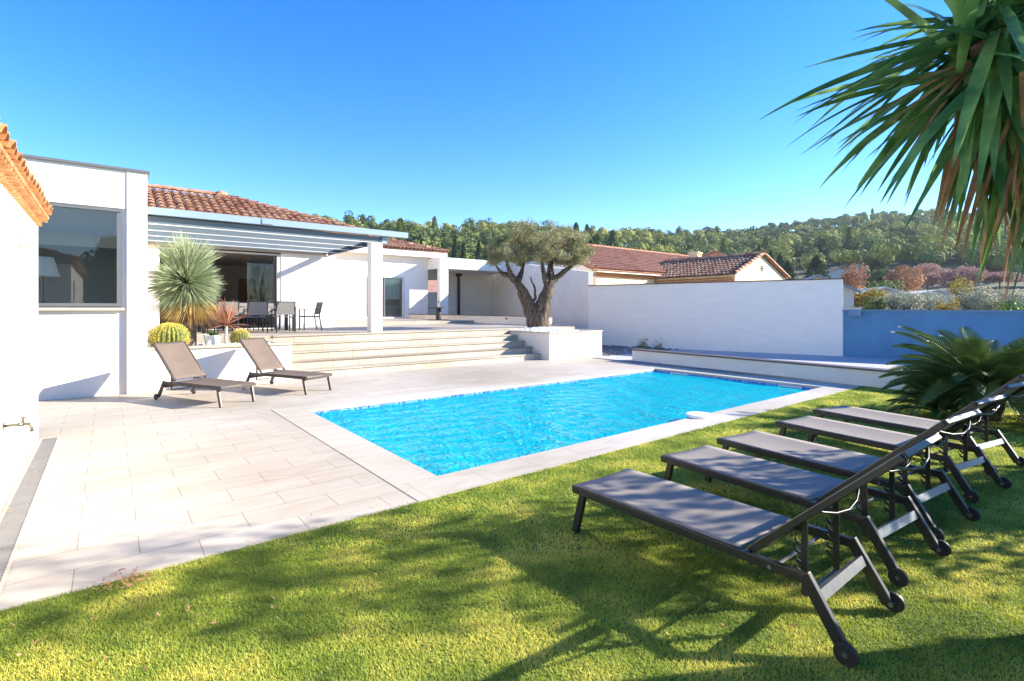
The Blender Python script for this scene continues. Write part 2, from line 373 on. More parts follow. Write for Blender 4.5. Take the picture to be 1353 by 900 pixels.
# ------------------------------------------------------------------ camera, light, sky
W_ = bpy.data.worlds.new('World'); SC.world = W_; W_.use_nodes = True
nt = W_.node_tree; bg = nt.nodes['Background']; sky = nt.nodes.new('ShaderNodeTexSky'); sky.sky_type = 'NISHITA'; sky.sun_disc = False
SUN_EL = R(24); sdir = Vector((.86,-.51,0)).normalized()
sky.sun_elevation = SUN_EL; sky.sun_rotation = math.atan2(sdir.x, sdir.y)
sky.air_density = 1.0; sky.dust_density = 0.0; sky.ozone_density = 3.5; sky.altitude = 300
hs = nt.nodes.new('ShaderNodeHueSaturation'); hs.inputs['Saturation'].default_value = 1.36; hs.inputs['Hue'].default_value = .514
nt.links.new(sky.outputs[0], hs.inputs['Color']); nt.links.new(hs.outputs[0], bg.inputs['Color']); bg.inputs['Strength'].default_value = .11
sl = bpy.data.lights.new('sun','SUN'); sl.energy = 4.3; sl.angle = R(.5); sl.color = (1,.93,.80)
so = bpy.data.objects.new('sun', sl); COL.objects.link(so)
dv = Vector((-sdir.x*math.cos(SUN_EL), -sdir.y*math.cos(SUN_EL), -math.sin(SUN_EL)))
so.rotation_euler = dv.to_track_quat('-Z','Y').to_euler(); so.location = (20,-12,14)
cd = bpy.data.cameras.new('camera'); cam = bpy.data.objects.new('camera', cd); COL.objects.link(cam); SC.camera = cam
cam.location = (0,0,1.6); cam.rotation_euler = (PI/2, 0, -math.atan2(.619,.785))
cd.sensor_width = 36; cd.lens = 36*676/1353; cd.shift_y = -42/1353; cd.clip_start = .05; cd.clip_end = 3000
vs = SC.view_settings; vs.view_transform = 'Standard'; vs.look = 'None'; vs.exposure = 1.8; vs.gamma = 1
SC.cycles.max_bounces = 8; SC.cycles.diffuse_bounces = 4; SC.cycles.transparent_max_bounces = 12

def camdir(x): return (.785*x+.619, -.619*x+.785)     # ground direction of image column, x = tangent

# ------------------------------------------------------------------ ground
Ta = [(-0.9,300),(-.33,285),(-.23,287),(-.11,292),(.03,295),(.15,302),(.26,308),(.37,305),(.45,303),(.5,296),(.57,291),(.63,286),(.7,282),(.78,279),(.9,277),(1.2,290)]
def sky_y(t):
    for (a,ya),(b,yb) in zip(Ta,Ta[1:]):
        if a<=t<=b: return ya+(yb-ya)*(t-a)/(b-a)
    return Ta[0][1] if t<Ta[0][0] else Ta[-1][1]
def ridge(t):      # distance of the ridge
    return 190 if t<.2 else 190+min(1,(t-.2)/.35)*190
def terrain_z(x, y):
    r = math.hypot(x,y); a = math.atan2(x*.785-y*.619, x*.619+y*.785)
    if abs(a) > 1.25: k = max(0, 1-(abs(a)-1.25)/.6); a = math.copysign(1.25,a)
    else: k = 1
    t = max(-1.0,min(1.2,math.tan(a) if abs(a)<1.3 else 5*(1 if a>0 else -1)))
    Rr = ridge(t); r0 = 75
    zt = 1.6+(408-sky_y(t))/676*Rr*math.cos(math.atan(t)) - 6.5
    s = min(1,max(0,(r-r0)/(Rr-r0))); f = s**1.15
    if r > Rr: f = max(0,1-(r-Rr)/500)
    return -.03 + k*zt*f + (noise.noise((x*.02,y*.02,0))*2.5*s if s>0 else 0)
V=[];F=[]; rings=[5.4,7,9,12,16,22,30,45,60,75]+[75+12*i for i in range(1,34)]+[520,640,800,930]; na=144
for r in rings:
    for k in range(na):
        a=2*PI*k/na; x=7+r*math.cos(a); y=6.3+r*math.sin(a); V.append((x,y,terrain_z(x,y) if r>40 else -.03))
for i in range(len(rings)-1):
    for k in range(na): F.append((i*na+k,i*na+(k+1)%na,(i+1)*na+(k+1)%na,(i+1)*na+k))
m = MB(); m.v=V; m.f=F; tag(m.build('terrain','terrain',smooth=True), kind='structure')

# paving round the pool, coping, lawn sheet, gravel
PU0,PU1,PV0,PV1 = 2.46,11.45,4.27,8.35
m = MB()
for a in ((-.68,2.02,3.80,12.3),(2.02,11.9,8.72,12.3),(11.9,13.25,3.82,12.3)): m.box(a[0],a[1],a[2],a[3],-.05,0)
m.box(-.97,-.68,8.545,12.3,-.05,0); m.box(13.25,14.1,3.82,11.45,-.05,-.002)
tag(m.build('paving','paving'), kind='structure')
m = MB(); m.box(2.02,PU1+.45,3.80,PV0,-.045,.006); m.box(2.02,PU1+.45,PV1,8.72,-.045,.006); m.build('pool_coping','coping')['kind']='structure'
m = MB(); m.box(2.02,PU0,PV0,PV1,-.045,.006); m.box(PU1,PU1+.45,PV0,PV1,-.045,.006); m.build('pool_coping_ends','coping_side')['kind']='structure'
m = MB(); m.add([(-9,-9,0),(12.3,-9,0),(12.3,3.81,0),(-9,3.81,0)],[(0,1,2,3)]); o=m.build('lawn_base','turf'); tag(o,kind='structure'); o.location.z=-.004
m = MB(); m.add([(12.3,-9,.02),(24,-9,.02),(24,16,.02),(13.25,16,.02),(13.25,11.45,.02),(12.3,11.45,.02)],[(0,1,2,3,4,5)])
tag(m.build('gravel_bed','bed_gravel'), kind='structure')
# pool basin
p0,p1,q0,q1 = PU0+.03,PU1-.03,PV0+.03,PV1-.03
m = MB(); zb=-1.45
m.add([(p0,q0,zb),(p1,q0,zb),(p1,q1,zb),(p0,q1,zb),(p0,q0,-.2),(p1,q0,-.2),(p1,q1,-.2),(p0,q1,-.2)],[(0,1,2,3),(0,4,5,1),(1,5,6,2),(2,6,7,3),(3,7,4,0)])
tag(m.build('pool_basin','liner'), kind='structure')
m = MB(); m.add([(p0,q0,-.2),(p1,q0,-.2),(p1,q1,-.2),(p0,q1,-.2),(p0,q0,-.04),(p1,q0,-.04),(p1,q1,-.04),(p0,q1,-.04)],[(0,4,5,1),(1,5,6,2),(2,6,7,3),(3,7,4,0)])
tag(m.build('pool_waterline','mosaic'), kind='structure')
nx,ny = 300,140
xs=np.linspace(p0,p1,nx); ys=np.linspace(q0,q1,ny); X,Y=np.meshgrid(xs,ys)
Z = np.zeros_like(X)
for i in range(26):
    a=RS.uniform(0,2*PI); k=RS.uniform(5,26); Z += .017/k*np.sin((X*math.cos(a)+Y*math.sin(a))*k+RS.uniform(0,6)+1.2*np.sin(X*1.3+Y*.9+i))
V=np.stack([X.ravel(),Y.ravel(),-.075+Z.ravel()],1); idx=np.arange(nx*ny).reshape(ny,nx)
F=np.stack([idx[:-1,:-1].ravel(),idx[:-1,1:].ravel(),idx[1:,1:].ravel(),idx[1:,:-1].ravel()],1)
tag(npmesh('pool_water',V,F,'water',smooth=True), kind='structure')
for uu,vv,lab in ((PU1-.034,7.6,'white framed pool skimmer mouth at the far left corner of the pool end'),(PU1-.034,4.9,'white framed pool skimmer mouth at the right end of the pool')):
    t = thing('skimmer',lab,'pool skimmer',(uu,vv,-.1),group='skimmers in the pool end wall')
    MB().box(uu-.02,uu,vv-.24,vv-.20,-.17,-.045).box(uu-.02,uu,vv+.20,vv+.24,-.17,-.045).box(uu-.02,uu,vv-.2,vv+.2,-.065,-.045).box(uu-.02,uu,vv-.2,vv+.2,-.17,-.15).build('frame','white_plastic',t)
    MB().box(uu-.008,uu,vv-.2,vv+.2,-.15,-.065).build('flap','appliance',t)
t = thing('pool_float','white rounded floating lid lying over the near pool edge','pool float',(6.85,4.22,0))
m=MB(); pts=[(6.85+.21*math.cos(a)*(1 if math.sin(a)<0 else .9),4.24+.17*math.sin(a)) for a in [2*PI*i/24 for i in range(24)]]
m.prism(pts,.006,.05); m.build('lid','white_plastic',t,bevel=.015)
m=MB(); m.prism([(6.85+(x-6.85)*.93,4.24+(y-4.24)*.93) for x,y in pts],-.055,.005); m.build('body','grey_frame',t)

# drain channel along the tiled outbuilding
t = thing('drain_channel','long slotted drain grate in a stone channel beside the outbuilding wall','drain',(-.565,6,0))
MB().box(-.655,-.635,2.5,8.5,-.03,.006).box(-.495,-.475,2.5,8.5,-.03,.006).build('edging','stone_cap',t)
m=MB()
for i in range(150): y=2.5+i*.04; m.box(-.634,-.496,y,y+.026,-.02,.003)
m.build('grate','grate_metal',t)
MB().box(-.634,-.496,2.5,8.5,-.03,-.021).build('channel','dark_cap',t)

# ------------------------------------------------------------------ grass
def grass(name, n, fr, L, W):
    P=[]; need=n
    while need>0:
        k=need*3
        Y=RS.uniform(fr[0],fr[1],k); X=RS.uniform(-1.03,1.03,k)*Y
        u=.785*X+.619*Y; v=-.619*X+.785*Y
        ok=(v<3.82)&(u<12.2)&(RS.uniform(0,1,k)<Y/fr[1]); P.append(np.stack([u[ok],v[ok]],1)[:need]); need-=len(P[-1])
    P=np.concatenate(P); n=len(P)
    a=RS.uniform(0,2*PI,n); tilt=RS.uniform(.3,1.9,n); D=np.stack([np.cos(a)*tilt,np.sin(a)*tilt,np.ones(n)],1); D=unit(D)
    S=np.stack([-np.sin(a),np.cos(a),np.zeros(n)],1); l=RS.uniform(.6,1.3,(n,1))*L; w=RS.uniform(.7,1.3,(n,1))*W
    B=np.concatenate([P,np.full((n,1),-.004)],1)
    V=np.stack([B-S*w/2,B+S*w/2,B+D*l],1).reshape(-1,3)
    return V,np.arange(3*n).reshape(-1,3)
V,F=merge([grass('g',300000,(1.3,3.4),.017,.0048),grass('g',200000,(3.4,6.5),.019,.008),grass('g',80000,(6.5,13),.022,.014)])
tag(npmesh('lawn_grass',V,F,'blade'),'short green turf of the lawn between the pool and the camera','grass',kind='stuff')

# ------------------------------------------------------------------ roof tiles
def roof_tiles(mb, P0, U, S, nU, nS, inside=None, sp=.24, row=.38, r=.10, seg=6, jit=.012):
    P0=Vector(P0); U=Vector(U).normalized(); S=Vector(S).normalized(); N=U.cross(S).normalized()
    if N.z<0: N=-N
    for i in range(nU):
        for j in range(nS):
            s=i*sp; t=j*row
            if inside and not inside(s,t): continue
            rr=r*random.uniform(.95,1.05)
            a=P0+U*(s+random.uniform(-jit,jit))+S*(t+random.uniform(-jit,jit))+N*(.05+random.uniform(0,.008)); b=P0+U*s+S*(t+row*1.12)+N*.02
            vs=[]
            for p,q in ((a,rr),(b,rr*.80)):
                for k in range(seg+1):
                    an=PI*k/seg; vs.append(p+U*math.cos(an)*q+N*math.sin(an)*q*.9)
            mb.add(vs,[(k,k+1,seg+2+k,seg+1+k) for k in range(seg)])
def ridge_tiles(mb, a, b, r=.13, row=.36, seg=6):
    a=Vector(a);b=Vector(b);d=(b-a);n=max(1,int(d.length/row));d.normalize();sd=d.cross(Vector((0,0,1))).normalized();N=sd.cross(d)
    if N.z<0:N=-N
    for j in range(n):
        p=a+d*(j*row)+N*.05; q=a+d*((j+1.15)*row)+N*.02; vs=[]
        for c,rr in ((p,r),(q,r*.82)):
            for k in range(seg+1): an=PI*k/seg; vs.append(c+sd*math.cos(an)*rr+N*math.sin(an)*rr)
        mb.add(vs,[(k,k+1,seg+2+k,seg+1+k) for k in range(seg)])
def genoise(mb, P0, U, O, n, sp=.17, rows=2, r=.075, h=.10, step=.09, seg=6):
    """rows of half-round tile ends under an eave; O = outward direction"""
    P0=Vector(P0);U=Vector(U).normalized();O=Vector(O).normalized();Z=Vector((0,0,1))
    for j in range(rows):
        for i in range(n):
            c=P0+U*(i*sp+(sp/2 if j%2 else 0))+Z*(j*h)
            vs=[]
            for q,o in ((r,step*(j+1)),(r*.8,-.05),(r*.78,step*(j+1)),(r*.6,-.05)):
                for k in range(seg+1): an=PI*k/seg; vs.append(c+O*o+U*math.cos(an)*q+Z*math.sin(an)*q)
            n1=seg+1
            mb.add(vs,[(k,k+1,n1+k+1,n1+k) for k in range(seg)]+[(k,k+1,2*n1+k+1,2*n1+k) for k in range(seg)]+[(2*n1+k,2*n1+k+1,3*n1+k+1,3*n1+k) for k in range(seg)])

def wallv(mb, u0,u1,v0,v1,z0,z1,holes=()):
    """wall along u with rectangular openings (u0,u1,z0,z1), sorted"""
    x=u0
    for a,b,c,d in holes:
        if a>x: mb.box(x,a,v0,v1,z0,z1)
        if c>z0: mb.box(a,b,v0,v1,z0,c)
        if d<z1: mb.box(a,b,v0,v1,d,z1)
        x=b
    if u1>x: mb.box(x,u1,v0,v1,z0,z1)
    return mb

# ------------------------------------------------------------------ tiled outbuilding at the left
t = thing('outbuilding','low white outbuilding with clay tile eave at the left edge','outbuilding',(-3.5,5.8,0))
m=MB()
# wall facing the pool with a niche v 6.8..7.7, z .95..2.3
x1=-.68; x0=-.9
m.box(x0,x1,1.5,6.8,0,2.62).box(x0,x1,7.72,8.54,0,2.62).box(x0,x1,6.8,7.72,0,.95).box(x0,x1,6.8,7.72,2.3,2.62)
m.build('wall','white_render',t)
MB().add([(-.9,8.54,0),(-6.4,8.54,0),(-6.4,8.54,2.62),(-3.65,8.54,3.45),(-.9,8.54,2.62),(-.9,8.34,0),(-6.4,8.34,0),(-6.4,8.34,2.62),(-3.65,8.34,3.45),(-.9,8.34,2.62)],
   [(0,1,2,3,4),(9,8,7,6,5),(0,5,6,1),(1,6,7,2),(2,7,8,3),(3,8,9,4),(4,9,5,0)]).build('gable','garden_render',t)
MB().add([(-.9,1.5,0),(-6.4,1.5,0),(-6.4,1.5,2.62),(-3.65,1.5,3.45),(-.9,1.5,2.62)],[(0,1,2,3,4)]).build('rear_gable','garden_render',t)
MB().box(-6.6,-6.4,1.5,8.54,0,2.62).build('back_wall','garden_render',t)
MB().box(x0-.04,x0-.005,6.8,7.72,.95,2.3).build('shutter','white_plastic',t)
m=MB(); genoise(m,(-.68,1.55,2.60),(0,1,0),(1,0,0),49,sp=.142,rows=2,r=.058,h=.06,step=.045); m.build('eave_corbel','tile_near',t)
MB().box(-.9,-.62,1.5,8.60,2.712,2.73).build('mortar_course','tile_near',t)
m=MB(); S=Vector((-2.95,0,.86)).normalized(); roof_tiles(m,(-.575,1.4,2.70),(0,1,0),S,36,8,sp=.20,r=.085); roof_tiles(m,(-6.85,1.4,2.66),(0,1,0),Vector((2.95,0,.86)),31,8,sp=.235)
ridge_tiles(m,(-3.65,1.4,3.56),(-3.65,8.7,3.56)); m.build('roof_tiles','tile_near',t,solid=.012)
MB().add([(-.58,1.35,2.735),(-.58,8.60,2.735),(-3.65,8.66,3.56),(-3.65,1.35,3.56),(-6.8,8.66,2.68),(-6.8,1.35,2.68)],[(0,1,2,3),(3,2,4,5)]).build('roof_deck','tile_near',t,solid=.03)
# garden tap
t = thing('garden_tap','small brass garden tap on the white outbuilding wall above the drain','tap',(-.68,5.86,.62))
y=5.86;z=.64
MB().tube([(-.68,y,z),(-.60,y,z),(-.56,y,z)],[.013,.012,.018],10).tube([(-.56,y,z),(-.52,y,z-.005),(-.505,y,z-.03),(-.505,y,z-.07)],[.016,.013,.012,.014],10).build('spout','tap_metal',t,smooth=True)
MB().tube([(-.56,y,z),(-.56,y,z+.05)],[.012,.009],8).bar((-.595,y,z+.055),(-.525,y,z+.055),.014,.01).build('handle','tap_metal',t)
MB().tube([(-.681,y,z),(-.672,y,z)],.028,14).build('wall_plate','tap_metal',t)

# ------------------------------------------------------------------ villa
H=.925; HB=1.04
t = thing('villa','white rendered villa with flat corner block and clay tile roofs behind the terrace','house',(6,20,0)); villa=t
m=MB()
wallv(m,-6,.27,12.05,12.3,0,4.18,[(-5.7,-1.7,.65,3.44),(-1.35,.19,1.6,3.44)])     # block front below/around window; unseen unglazed opening added to light the room
m.box(.27,.58,11.98,12.3,0,4.18)                              # proud pier
m.box(-6,.27,12.0,12.05,3.47,4.18); 
m.box(.33,.58,12.3,18.6,0,4.18)                               # side wall of the block
m.build('corner_block','white_render',t)
MB().box(-6.05,.62,11.94,12.36,4.18,4.225).box(.30,.62,12.36,18.6,4.18,4.225).build('parapet_cap','grey_frame',t)
f=MB(); f.box(-1.4,.19,12.0,12.06,3.40,3.44).box(.12,.19,12.02,12.08,1.64,3.40).box(-1.4,.12,12.02,12.08,1.64,1.70).build('window_frame','grey_frame',t)
MB().box(-1.4,.24,11.96,12.05,1.57,1.62).build('window_sill','stone_cap',t)
MB().add([(-1.35,12.07,1.7),(.12,12.07,1.7),(.12,12.07,3.4),(-1.35,12.07,3.4)],[(0,1,2,3)]).build('window_pane','window_glass',t)
# room behind the window, left open out of view to brighten its ceiling
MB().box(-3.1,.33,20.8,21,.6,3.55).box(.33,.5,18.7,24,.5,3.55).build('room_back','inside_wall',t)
m=MB(); m.box(-6,.33,12.3,23.8,3.55,3.6).box(-6,.33,12.3,23.8,.55,.6).box(-6,.33,17.6,17.8,3.25,3.55); m.build('room_shell','room_white',t)
# main facade with terrace opening
m=MB(); wallv(m,.58,6.47,18.58,18.85,.0,4.32,[(1.2,4.62,H,3.46)]); m.box(6.22,6.47,18.85,27,0,4.32); m.build('main_wall','white_render',t)
MB().box(.58,6.28,18.44,18.58,3.70,4.3).box(.58,6.28,18.50,18.58,3.50,3.70).build('eave_shade_band','band_render',t)  # tan strip: shade under the overhang put into the wall colour
MB().box(1.2,4.62,18.66,18.72,3.41,3.46).box(4.50,4.56,18.6,18.78,H+.03,3.41).box(4.565,4.62,18.6,18.78,H+.03,3.46).box(1.2,4.5,18.64,18.80,H,H+.03).build('sliding_door_frame','light_frame',t)
MB().box(4.40,4.44,18.70,18.74,H+.05,3.40).box(4.2,4.24,18.76,18.79,H+.05,3.40).box(1.2,4.62,18.58,18.62,3.46,3.50).build('sliding_door_stile','grey_frame',t)
MB().add([(3.6,18.745,H+.06),(4.40,18.745,H+.06),(4.40,18.745,3.4),(3.6,18.745,3.4)],[(0,1,2,3)]).build('sliding_door_glass','door_glass',t)
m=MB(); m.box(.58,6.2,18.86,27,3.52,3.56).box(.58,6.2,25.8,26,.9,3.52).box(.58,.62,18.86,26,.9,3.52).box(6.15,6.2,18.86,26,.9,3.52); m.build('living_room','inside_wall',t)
MB().box(.58,6.2,18.86,26,.88,.915).build('living_floor','inside_floor',t)
MB().box(5.55,5.65,25.74,25.8,H,3.0).box(4.6,5.3,25.74,25.8,H,2.95).build('inner_door','brown_door',t)
# wing behind
WV=26.9
m=MB(); wallv(m,6.47,14.87,WV,WV+.3,0,4.66,[(10.97,13.35,HB,3.45)]); m.build('wing_wall','white_render',t)
MB().box(14.57,14.87,WV+.3,33,0,4.66).build('wing_side_wall','white_render',t)
MB().box(6.3,15.9,26.42,26.9,4.60,4.92).build('wing_eave','white_render',t)
f=MB().box(10.97,11.06,WV-.02,WV+.12,HB,3.45).box(13.2,13.35,WV-.02,WV+.12,HB,3.45).box(11.06,13.2,WV-.02,WV+.12,3.35,3.45).box(11.06,13.2,WV-.02,WV+.12,HB,HB+.1)
f=f.build('patio_door','light_frame',t)
MB().box(11.06,11.10,WV,WV+.08,HB+.1,3.35).box(13.16,13.2,WV,WV+.08,HB+.1,3.35).box(12.08,12.16,WV,WV+.08,HB+.1,3.35).build('stile','grey_frame',f)
MB().add([(11.10,WV+.05,HB+.1),(12.08,WV+.05,HB+.1),(12.08,WV+.05,3.35),(11.10,WV+.05,3.35)],[(0,1,2,3)]).build('pane','door_glass',f)
MB().add([(12.16,WV+.05,HB+.1),(13.16,WV+.05,HB+.1),(13.16,WV+.05,3.35),(12.16,WV+.05,3.35)],[(0,1,2,3)]).build('pane','door_glass',f)
m=MB(); nq=60; vs_=[]
for i_ in range(nq+1):
    x=12.2+1.1*i_/nq; y=WV+.30+.03*math.sin(i_*1.1); vs_+=[(x,y,HB+1.1),(x,y,3.34)]
m.add(vs_,[(2*i_,2*i_+2,2*i_+3,2*i_+1) for i_ in range(nq)]); m.build('curtain','curtain',t)
MB().box(11.5,13.6,WV+.9,WV+1.3,HB,HB+.75).build('bed_base','band_render',t)
m=MB(); m.box(6.5,14.5,WV+2.6,WV+2.7,HB,4).box(6.5,14.5,WV+.35,WV+2.6,3.7,3.75); m.build('bedroom','room_white',t)
MB().box(6.5,14.5,WV+.3,WV+2.6,HB-.03,HB).build('bedroom_floor','inside_floor',t)
# main roof: front slope with ridge and right hip
E0=Vector((-6,18.05,4.36)); E1=Vector((7.35,18.05,4.36)); Rr=Vector((3.2,21.0,5.62)); Rl=Vector((-6,21.0,5.62))
sl_=Vector((0,2.95,1.26)); SL=sl_.length
m=MB(); roof_tiles(m,E0,(1,0,0),sl_,int(13.35/.25)+1,9,inside=lambda s,tt:(s < 13.2-4.0*tt/SL) and s>5.5,sp=.25,row=.375,r=.105)
o=m.build('roof_tiles','tile_house',t,solid=.014)
MB().add([E0,E1,Rr,Rl,(7.35,24,4.36),(-6,24,4.36)],[(0,1,2,3),(1,4,2),(5,3,2,4)]).build('roof_deck','tile_house',t)
m=MB(); ridge_tiles(m,Rr+Vector((0,0,.03)),Rl+Vector((0,0,.03)),r=.12); ridge_tiles(m,E1+Vector((0,0,.03)),Rr+Vector((0,0,.03)),r=.12); m.tube([Rr+Vector((0,0,-.05)),Rr+Vector((0,0,.16)),Rr+Vector((0,0,.24))],[.24,.20,.06],10); m.build('ridge','tile_house',t)
# side slope of the hip
m=MB(); ss=Vector((-4.15,0,1.26)); roof_tiles(m,(7.35,18.05,4.36),(0,1,0),ss,24,11,inside=lambda s,tt: s>2.95*tt/ss.length+.05 and s<5.9-2.95*tt/ss.length,sp=.25,row=.375,r=.105); m.build('hip_tiles','tile_house',t,solid=.014)
# wing roof
G0=Vector((6.0,26.35,4.95)); G1=Vector((15.95,26.35,4.95)); GR=Vector((11.0,31.2,6.35)); GL=Vector((6.0,31.2,6.35)); gs=GR-Vector((11.0,26.35,4.95)); GLn=gs.length
m=MB(); roof_tiles(m,G0,(1,0,0),gs,42,14,inside=lambda s,tt: s<9.9-4.95*tt/GLn,sp=.24,row=.375); ss=Vector((-4.95,0,1.4)); roof_tiles(m,G1,(0,1,0),ss,38,13,inside=lambda s,tt: s>4.85*tt/ss.length and s<9.7-4.85*tt/ss.length,sp=.25)
m.build('wing_roof_tiles','tile_house',t,solid=.014)
MB().add([G0,G1,GR,GL,(15.95,36,4.95),(6,36,4.95)],[(0,1,2,3),(1,4,2),(5,3,2,4)]).build('wing_roof_deck','tile_house',t)
m=MB(); ridge_tiles(m,G1+Vector((0,0,.03)),GR+Vector((0,0,.03))); m.build('wing_ridge','tile_house',t)

# things inside the rooms
t = thing('table_lamp','white table lamp behind the corner block window','lamp',(-1.0,12.9,.6))
MB().lathe((-.95,12.75,0),[(.10,1.7),(.10,1.72),(.02,1.74),(.02,2.25)],16).build('base','grey_frame',t)
MB().lathe((-.95,12.75,0),[(.24,2.2),(.15,2.55)],24).build('lamp_shade','lampshade',t)
MB().box(-1.4,-.6,12.4,13.0,.6,1.7).build('stand','white_plastic',t)
t = thing('cupboard','pale cupboard unit against the back wall of the dark living room','cupboard',(3.2,24,H))
MB().box(2.9,4.1,24.6,25.2,H,1.9).build('body','appliance',t); MB().box(3.0,3.7,24.62,25.2,1.9,2.7).build('upper_unit','appliance',t)
MB().box(2.95,4.05,24.58,24.6,1.50,1.55).build('shelf_edge','dark_wood',t)

# ------------------------------------------------------------------ terrace, steps
m=MB(); m.box(.58,13.9,13.78,18.58,0,H); m.box(4.62,13.9,18.58,20.2,.0,H)
m.build('terrace','terrace_stone')['kind']='structure'
m=MB(); m.box(6.47,14.8,20.2,26.9,0,HB); m.build('upper_terrace','terrace_stone')['kind']='structure'
for k in range(5):
    z1=.185*(k+1); v0=12.17+.40*k
    m=MB(); m.box(3.23,10.72,v0+.0,v0+.42 if k<4 else 13.78,z1-.185 if k else 0,z1-.03); 
    o=m.build('step','riser'); o['kind']='structure'
    m=MB(); m.box(3.23,10.72,v0-.03,(v0+.42) if k<4 else 14.1,z1-.03,z1+(.0 if k<4 else .003)); o=m.build('step_tread','terrace_stone'); o['kind']='structure'
# ------------------------------------------------------------------ planters
def pebbles(parent, u0,u1,v0,v1,z,n,r=(.03,.075),mt='pebble',name='pebbles',mound=None):
    m=MB()
    for i in range(n):
        x=random.uniform(u0,u1);y=random.uniform(v0,v1); rr=random.uniform(*r); zz=z+(mound(x,y) if mound else 0)
        c=Vector((x,y,zz+rr*.3)); q=Matrix.Rotation(random.uniform(0,6),3,'Z')
        pts=[];sc=Vector((1,random.uniform(.6,.9),random.uniform(.5,.75)))
        for a,b in ((0,90),(0,35),(72,30),(144,35),(216,30),(288,35),(36,-20),(108,-25),(180,-20),(252,-25),(324,-20)):
            a=R(a);b=R(b);p=Vector((math.cos(a)*math.cos(b)*sc.x,math.sin(a)*math.cos(b)*sc.y,math.sin(b)*sc.z))*rr*random.uniform(.85,1.15); pts.append(c+q@p)
        fs=[(0,1+k,1+(k+1)%5) for k in range(5)]+[(1+k,6+k,1+(k+1)%5) for k in range(5)]+[(1+(k+1)%5,6+k,6+(k+1)%5) for k in range(5)]
        m.add(pts,fs)
    o=m.build(name,mt,parent); return o
t = thing('succulent_planter','long white raised planter with stone rim behind the brown loungers','planter',(1.9,13,0))
MB().box(.585,3.23,12.1,12.28,0,.80).box(3.05,3.23,12.28,13.78,0,.80).build('wall','white_render',t)
MB().box(.585,3.26,12.06,12.34,.80,.835).box(2.98,3.26,12.34,13.78,.80,.835).build('rim','stone_cap',t)
MB().box(.585,2.98,12.28,13.9,.6,.74).build('soil','earth',t)
tag(pebbles(None,.62,2.95,12.36,13.75,.75,620,(.035,.08)),'white pebbles covering the succulent planter','pebbles',kind='stuff')
t = thing('olive_planter','square white raised planter beside the steps holding the olive tree','planter',(12,13.2,0))
P_=[(10.76,11.78),(13.14,11.56),(13.3,14.9),(10.76,14.9)]
MB().box(10.76,13.16,11.76,11.94,0,.83).box(10.76,10.94,11.94,14.8,0,.83).box(12.98,13.16,11.94,14.8,0,.83).box(10.94,12.98,14.62,14.8,0,.83).build('wall','garden_render',t)
MB().box(10.73,13.19,11.73,11.99,.83,.865).box(10.73,10.99,11.99,14.8,.83,.865).box(12.93,13.19,11.99,14.8,.83,.865).box(10.99,12.93,14.55,14.8,.83,.865).build('rim','stone_cap',t)
MB().box(10.94,12.98,11.94,14.62,.5,.76).build('soil','earth',t)
tag(pebbles(None,11.0,12.92,12.0,14.5,.78,1100,(.035,.085),mound=lambda x,y:.13*max(0,1-math.hypot(x-12.0,y-13.6)/1.5)),'white stones heaped round the olive trunk','pebbles',kind='stuff')
tag(pebbles(None,13.2,17.2,11.5,15.2,.02,900,(.03,.07),'grey_stone','stones'),'loose grey gravel at the foot of the tall garden wall','gravel',kind='stuff')

# ------------------------------------------------------------------ pergola
t = thing('pergola','grey metal pergola over the terrace resting on a white column','pergola',(5,16,0))
MB().box(.0+.60,7.0,13.86,14.0,3.70,3.86).build('front_beam','grey_metal',t)
MB().box(6.16,6.24,14.0,18.43,3.50,3.68).build('side_beam','dark_blue_metal',t)
m=MB()
for v in (14.02,15.15,16.3,17.45):
    m.box(.6,6.16,v,v+.05,3.515,3.68)
m.build('joists','joist_shade_metal',t)
m=MB()
for v in (14.02,15.15,16.3,17.45): m.box(.6,6.158,v-.012,v+.062,3.50,3.515)
m.build('joist_edges','light_frame',t)
MB().box(.6,6.16,18.36,18.44,3.56,3.69).build('wall_plate','joist_shade_metal',t)
MB().box(5.88,6.20,13.9,14.22,H,3.42).build('column','white_render',t)
MB().box(5.88,6.20,13.9,14.22,3.42,3.5).build('capital','garden_render',t)
MB().box(6.245,6.40,14.005,14.12,3.5,3.70).build('bracket','grey_metal',t)
MB().box(3.0,3.25,13.84,13.86,3.72,3.84).build('junction_plate','grey_metal',t)
# wall light
t = thing('wall_light','small round white light above the terrace opening','wall light',(3.75,18.45,3.66))
MB().lathe((3.75,18.42,3.6),[(.0,.0),(.05,.02),(.07,.06),(.05,.10),(.02,.12)],14).build('globe','white_plastic',t,smooth=True)
MB().box(3.71,3.79,18.42,18.5,3.70,3.74).build('bracket','grey_frame',t)

# ------------------------------------------------------------------ covered gallery + garden walls
t = thing('covered_gallery','white flat roofed gallery on a square pier beyond the villa wing','gallery',(17,27,0))
MB().box(14.87,20.4,25.5,28.9,3.92,4.55).build('roof_slab','white_render',t)
MB().box(14.9,15.45,25.55,25.85,HB,3.92).build('pier','white_render',t)
m=MB(); m.box(16.7,21.1,28.6,28.8,0,3.92).box(14.87,16.7,28.6,28.8,0,2.65).box(14.87,16.7,28.6,28.8,3.45,3.92); m.build('back_wall','garden_render',t)
MB().tube([(18.0,28.45,1),(18.0,28.45,3.75)],.09,10).box(17.85,18.15,28.3,28.6,3.72,3.9).build('downpipe','dark_wood',t)
MB().box(14.8,21,25,28.6,.9,HB-.01).build('floor','terrace_stone',t)
MB().box(14.9,14.93,25.66,25.74,1.95,2.07).build('switch','grey_frame',t)
t = thing('parapet_wall','low cream parapet wall along the right side of the terrace','wall',(13.6,20,0))
MB().box(13.62,13.86,15.0,26.9,H,1.27).build('wall','garden_render',t)
